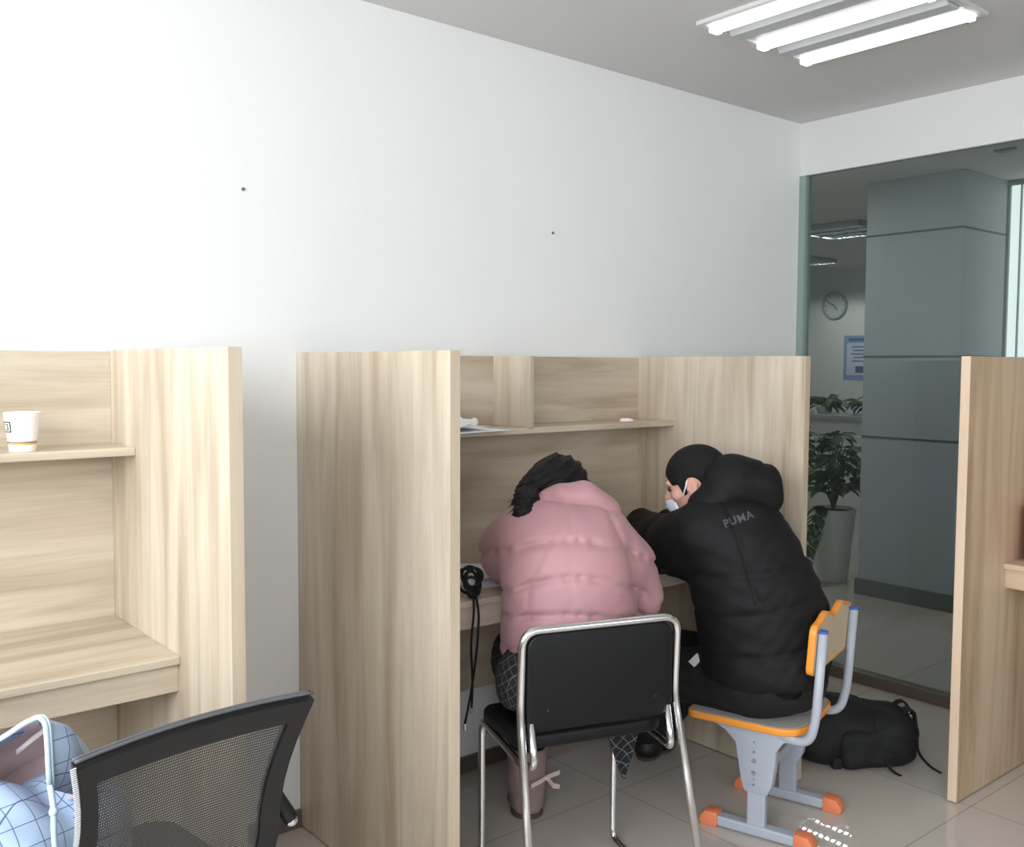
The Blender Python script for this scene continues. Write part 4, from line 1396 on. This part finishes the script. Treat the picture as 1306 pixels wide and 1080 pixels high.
m = MB(); m.box((-.095, -.135, .004), (-.062, -.10, .045), .006); m.build('strap_pad', BAGM, t)
m = MB(); m.box((.196, -.075, .150), (.206, -.06, .180), .003); m.build('buckle', STEEL, t)

# ------------------------------------------------------------------ mesh office chair in the foreground
OTH = .128
oc = Vector((.553, 1.405, 0))
t = thing('office_chair', 'black mesh-back office chair in front of the left carrel', 'chair', (oc.x, oc.y, 0), OTH)
ZT = .86
hwid = .196


def backpt(u, v):
    """u -1..1 across, v 0 (top) .. 1 (bottom, z .42): reclined, bowed back"""
    z = ZT - .44 * v
    s = math.tan(R_(21)) * (ZT - z)
    wst = 1 - .10 * math.sin(min(v / .6, 1) * math.pi) - .05 * v
    x = u * hwid * wst
    arch = .005 * (1 - u * u) * (1 - v)
    y = s + .016 * (1 - u * u)
    return Vector((x, y, z + arch))


def band(u0, v0, u1, v1, n, w0, th):
    pass


nu, nv = 24, 24
ms = MB()
g = [[ms.bm.verts.new(backpt(-.93 + 1.86 * i / nu, .03 + .92 * k / nv)) for k in range(nv + 1)] for i in range(nu + 1)]
for i in range(nu):
    for k in range(nv):
        ms.bm.faces.new((g[i][k], g[i + 1][k], g[i + 1][k + 1], g[i][k + 1]))
ms.build('mesh_back', mesh_fabric('black_mesh'), t, smooth=True)


def frame_strip(path_out, path_in, th):
    m = MB()
    n = len(path_out)
    rings = []
    for i in range(n):
        o_, i_ = path_out[i], path_in[i]
        nrm = Vector((0, -1, -.4)).normalized()
        rings.append([m.bm.verts.new(p) for p in (o_ + nrm * th, o_ - nrm * th, i_ - nrm * th * .7, i_ + nrm * th * .7)])
    for i in range(n):
        A, B = rings[i], rings[(i + 1) % n]
        for k in range(4):
            m.bm.faces.new((A[k], A[(k + 1) % 4], B[(k + 1) % 4], B[k]))
    return m


po, pi_ = [], []
for k in range(13):
    u = -1 + 2 * k / 12; po.append(backpt(u, 0)); pi_.append(backpt(u * .855, .088))
for k in range(1, 13):
    v = k / 12; po.append(backpt(1, v)); pi_.append(backpt(.86 - .04 * math.sin(v * 3.1), .088 + .852 * v))
for k in range(1, 13):
    u = 1 - 2 * k / 12; po.append(backpt(u, 1)); pi_.append(backpt(u * .86, .94))
for k in range(1, 12):
    v = 1 - k / 12; po.append(backpt(-1, v)); pi_.append(backpt(-.86 + .04 * math.sin(v * 3.1), .088 + .852 * v))
fo = frame_strip(po, pi_, .010).build('back_frame', BLACKPL, t, smooth=True, angle=35)
# zip-like stitched edging along the top and left side
st = MB()
edge = [backpt(-1, v / 60) for v in range(36, -1, -1)]
for i in range(0, len(edge) - 1):
    for q in (.25, .75):
        p = edge[i].lerp(edge[i + 1], q) + Vector((-.004, -.006, .001))
        st.cyl(p + Vector((-.004, 0, -.001)), p + Vector((.004, -.002, .001)), .0011, 6)
sto = st.build('zip_teeth', plain('pale_zip', S(196, 196, 198), .4), fo); sto['label'] = 'pale zip teeth along the left edge'
st = MB()
st.tube([backpt(-1 + 2 * k / 40, 0) + Vector((0, .004, .0075)) for k in range(41)], .003, 6)
st.tube([backpt(-1 + 2 * k / 40, 0) + Vector((0, -.005, .0075)) for k in range(41)], .0025, 6)
st.build('seam_cord', plain('grey_cord', S(92, 92, 96), .6), fo, smooth=True)
# rest of the chair (mostly below the frame)
seat = MB().prism(rrect(.46, .44, .07, 6, 0, .36), .06, Matrix.Translation((0, 0, .40)), bevel=.02, seg=3).build('seat', BLACKTX, t, smooth=True, angle=60)
MB().tube(arc_path([(0, .21, .47), (0, .17, .36), (0, .36, .36)], .06, 6), .022, 10).build('back_bracket', BLACKPL, t, smooth=True)
kn = MB().cyl((.190, .112, .665), (.224, .108, .606), .014, 16).build('lever', BLACKPL, t, smooth=True, angle=40)
MB().ball((.2255, .108, .600), (.013, .012, .011), 2).build('lever_tip', CHROME, kn, smooth=True)
MB().cyl((0, .36, .10), (0, .36, .40), .026, 16).build('gas_column', BLACKPL, t, smooth=True, angle=40)
bs = MB()
for k in range(5):
    a = 2 * math.pi * k / 5 + .3
    bs.tube([(0, .36, .11), (.26 * math.cos(a), .36 + .26 * math.sin(a), .075)], [.028, .018], 10)
bs.build('star_base', BLACKPL, t, smooth=True, angle=40)
for k in range(5):
    a = 2 * math.pi * k / 5 + .3
    x, y = .26 * math.cos(a), .36 + .26 * math.sin(a)
    MB().cyl((x - .018, y, .028), (x + .018, y, .028), .028, 18).build('caster', BLACKPL, t, smooth=True, angle=40)

# ------------------------------------------------------------------ blue checked jacket bundled on the office chair
JA, JD = -.735, 1.45
base = world(JA, JD)
t = thing('blue_jacket', 'blue checked hooded jacket bundled on the seat of the mesh office chair', 'jacket', (base.x, base.y, .0), FRAME_ROT)
# hood: cross-sections from the rim to the back, each running left - over the top - right (local metres)
HOOD = [
    [(-0.181, 0.020, 0.738), (-0.115, 0.010, 0.797), (-0.033, -0.010, 0.849), (0.001, -0.030, 0.873), (0.031, -0.045, 0.889), (0.042, -0.050, 0.880), (0.045, -0.052, 0.851), (0.046, -0.053, 0.818), (0.046, -0.050, 0.784)],
    [(-0.222, 0.090, 0.709), (-0.154, 0.080, 0.769), (-0.068, 0.060, 0.825), (-0.031, 0.045, 0.845), (0.025, 0.010, 0.863), (0.056, -0.005, 0.855), (0.067, -0.010, 0.829), (0.066, -0.015, 0.798), (0.045, -0.030, 0.773)],
    [(-0.274, 0.180, 0.651), (-0.208, 0.180, 0.711), (-0.123, 0.170, 0.768), (-0.078, 0.160, 0.788), (-0.010, 0.130, 0.804), (0.031, 0.105, 0.788), (0.053, 0.090, 0.763), (0.056, 0.070, 0.740), (0.048, 0.030, 0.728)],
    [(-0.286, 0.220, 0.598), (-0.236, 0.240, 0.637), (-0.156, 0.240, 0.692), (-0.111, 0.240, 0.713), (-0.042, 0.210, 0.735), (0.011, 0.170, 0.731), (0.036, 0.140, 0.719), (0.050, 0.100, 0.708), (0.051, 0.050, 0.700)],
    [(-0.209, 0.170, 0.596), (-0.180, 0.190, 0.620), (-0.127, 0.190, 0.647), (-0.100, 0.190, 0.657), (-0.056, 0.170, 0.669), (-0.021, 0.150, 0.678), (0.006, 0.120, 0.679), (0.025, 0.080, 0.686), (0.037, 0.040, 0.693)],
]


def loft(curves, name, mat, parent, th, rnd_amp=0.0, seed=1):
    mb = MB(); rn = random.Random(seed)
    g = [[mb.bm.verts.new(Vector(p) + (Vector((rn.uniform(-1, 1), rn.uniform(-1, 1), rn.uniform(-1, 1))) * rnd_amp if i else Vector())) for p in c] for i, c in enumerate(curves)]
    for i in range(len(g) - 1):
        for k in range(len(g[0]) - 1):
            mb.bm.faces.new((g[i][k], g[i][k + 1], g[i + 1][k + 1], g[i + 1][k]))
    bmesh.ops.subdivide_edges(mb.bm, edges=list(mb.bm.edges), cuts=3, use_grid_fill=True, smooth=.7)
    bmesh.ops.recalc_face_normals(mb.bm, faces=mb.bm.faces)
    if th: thicken(mb.bm, None, th)
    return mb.build(name, mat, parent, smooth=True, angle=60)


hood = loft(HOOD, 'hood', BLUEPL, t, .003, .004)
hcn = Vector((-.02, .06, .76))
inner = []
for i, c in enumerate(HOOD):
    q = (.96, .91, .86, .80, .70)[i]
    inner.append([hcn + (Vector(p) - hcn) * q + Vector((0, .003 if i == 0 else .01, 0)) for p in c])
loft(inner, 'lining', LINING, hood, 0, .003, 5)
rim = arc_path(HOOD[0], .012, 4)
MB().tube(rim, .0042, 8).build('piping', PIPING, hood, smooth=True)
MB().tube([p + Vector((.0035, .004, .0005)) for p in rim], .0026, 8).build('piping', PIPING, hood, smooth=True)
tp = MB()
tp.ribbon(arc_path([(-.060, .06, .790), (-.03, .05, .815), (-.008, .04, .832), (.010, .025, .846), (.022, .005, .858), (.038, -.04, .868)], .01, 4), Vector((0, -.2, 1)), .010, .003)
tp.build('neck_tape', plain('cream_tape', S(222, 208, 206), .8), hood, smooth=True)
# bunched body of the jacket down to the seat
F = Field((-.22, -.12, .44), (.22, .30, .92), .005)
F.chain([(-.03, .11, .675), (.010, .11, .64), (.010, .12, .52)], [.06, .075, .09], .05)
F.chain([(-.055, .02, .682), (-.03, .04, .60), (-.02, .05, .50)], [.055, .08, .10], .03)
F.chain([(-.17, .03, .700), (-.09, .0, .690), (-.02, .0, .655)], [.05, .056, .05], .04)
F.displace(lambda X, Y, Z: .004 * np.sin(60 * X + 45 * Z) * np.sin(50 * Y + 40 * Z + 1))
F.mesh('jacket_body', BLUEPL, t, 1)
MB().tube(arc_path([(.046, -.05, .786), (.052, -.056, .770), (.056, -.060, .752), (.058, -.066, .72), (.062, -.066, .66), (.066, -.062, .60)], .02, 5), .0045, 8).build('drawstring', PIPING, t, smooth=True)
MB().ball((.056, -.061, .750), (.007, .007, .007), 2).build('drawstring_knot', PIPING, t, smooth=True)

# ------------------------------------------------------------------ daylight and camera
wd = bpy.data.worlds.new('World'); SC.world = wd; wd.use_nodes = True
bg = wd.node_tree.nodes['Background']
bg.inputs['Color'].default_value = (.80, .90, 1, 1); bg.inputs['Strength'].default_value = .8
la_ = bpy.data.lights.new('daylight', 'AREA'); la_.shape = 'RECTANGLE'
la_.size = 1.5; la_.size_y = 4.8; la_.energy = 212; la_.color = (.985, .985, 1)
lo_ = bpy.data.objects.new('daylight', la_); link(lo_)
lo_.location = (XWIN - .35, (WY0 + WY1) / 2, 1.85)
lo_.rotation_euler = (0, R_(-90 + 6), 0)

la2 = bpy.data.lights.new('daylight_rear', 'AREA'); la2.shape = 'RECTANGLE'
la2.size = 3.6; la2.size_y = 1.5; la2.energy = 50; la2.color = (.985, .985, 1)
lo2 = bpy.data.objects.new('daylight_rear', la2); link(lo2)
lo2.location = ((FX0 + FX1) / 2, YREAR - .35, 1.9)
lo2.rotation_euler = (R_(90 - 8), 0, 0)

la3 = bpy.data.lights.new('column_fill', 'AREA'); la3.size = .6; la3.energy = 13; la3.color = (1, .99, .97)  # added fill behind the glass that brightens the column, without a fitting
lo3 = bpy.data.objects.new('column_fill', la3); link(lo3)
lo3.location = (4.75, 4.0, ZC - .02)

cam = bpy.data.cameras.new('camera'); co = bpy.data.objects.new('camera', cam); link(co)
cam.sensor_fit = 'HORIZONTAL'; cam.sensor_width = 36; cam.lens = 1224.27 / 1306 * 36
cam.clip_start = .05
pt, rl = R_(-3.4846), R_(.2496)
fwv = Vector((math.cos(YAW) * math.cos(pt), math.sin(YAW) * math.cos(pt), math.sin(pt)))
rtv = Vector((math.sin(YAW), -math.cos(YAW), 0)); upv = rtv.cross(fwv)
rt2 = rtv * math.cos(rl) + upv * math.sin(rl); up2 = upv * math.cos(rl) - rtv * math.sin(rl)
Mx = Matrix((rt2, up2, -fwv)).transposed().to_4x4(); Mx.translation = (0, 0, CAMH)
co.matrix_world = Mx
SC.camera = co
SC.view_settings.view_transform = 'Standard'; SC.view_settings.look = 'None'
SC.view_settings.exposure = .17; SC.view_settings.gamma = 1; SC.view_settings.use_curve_mapping = False
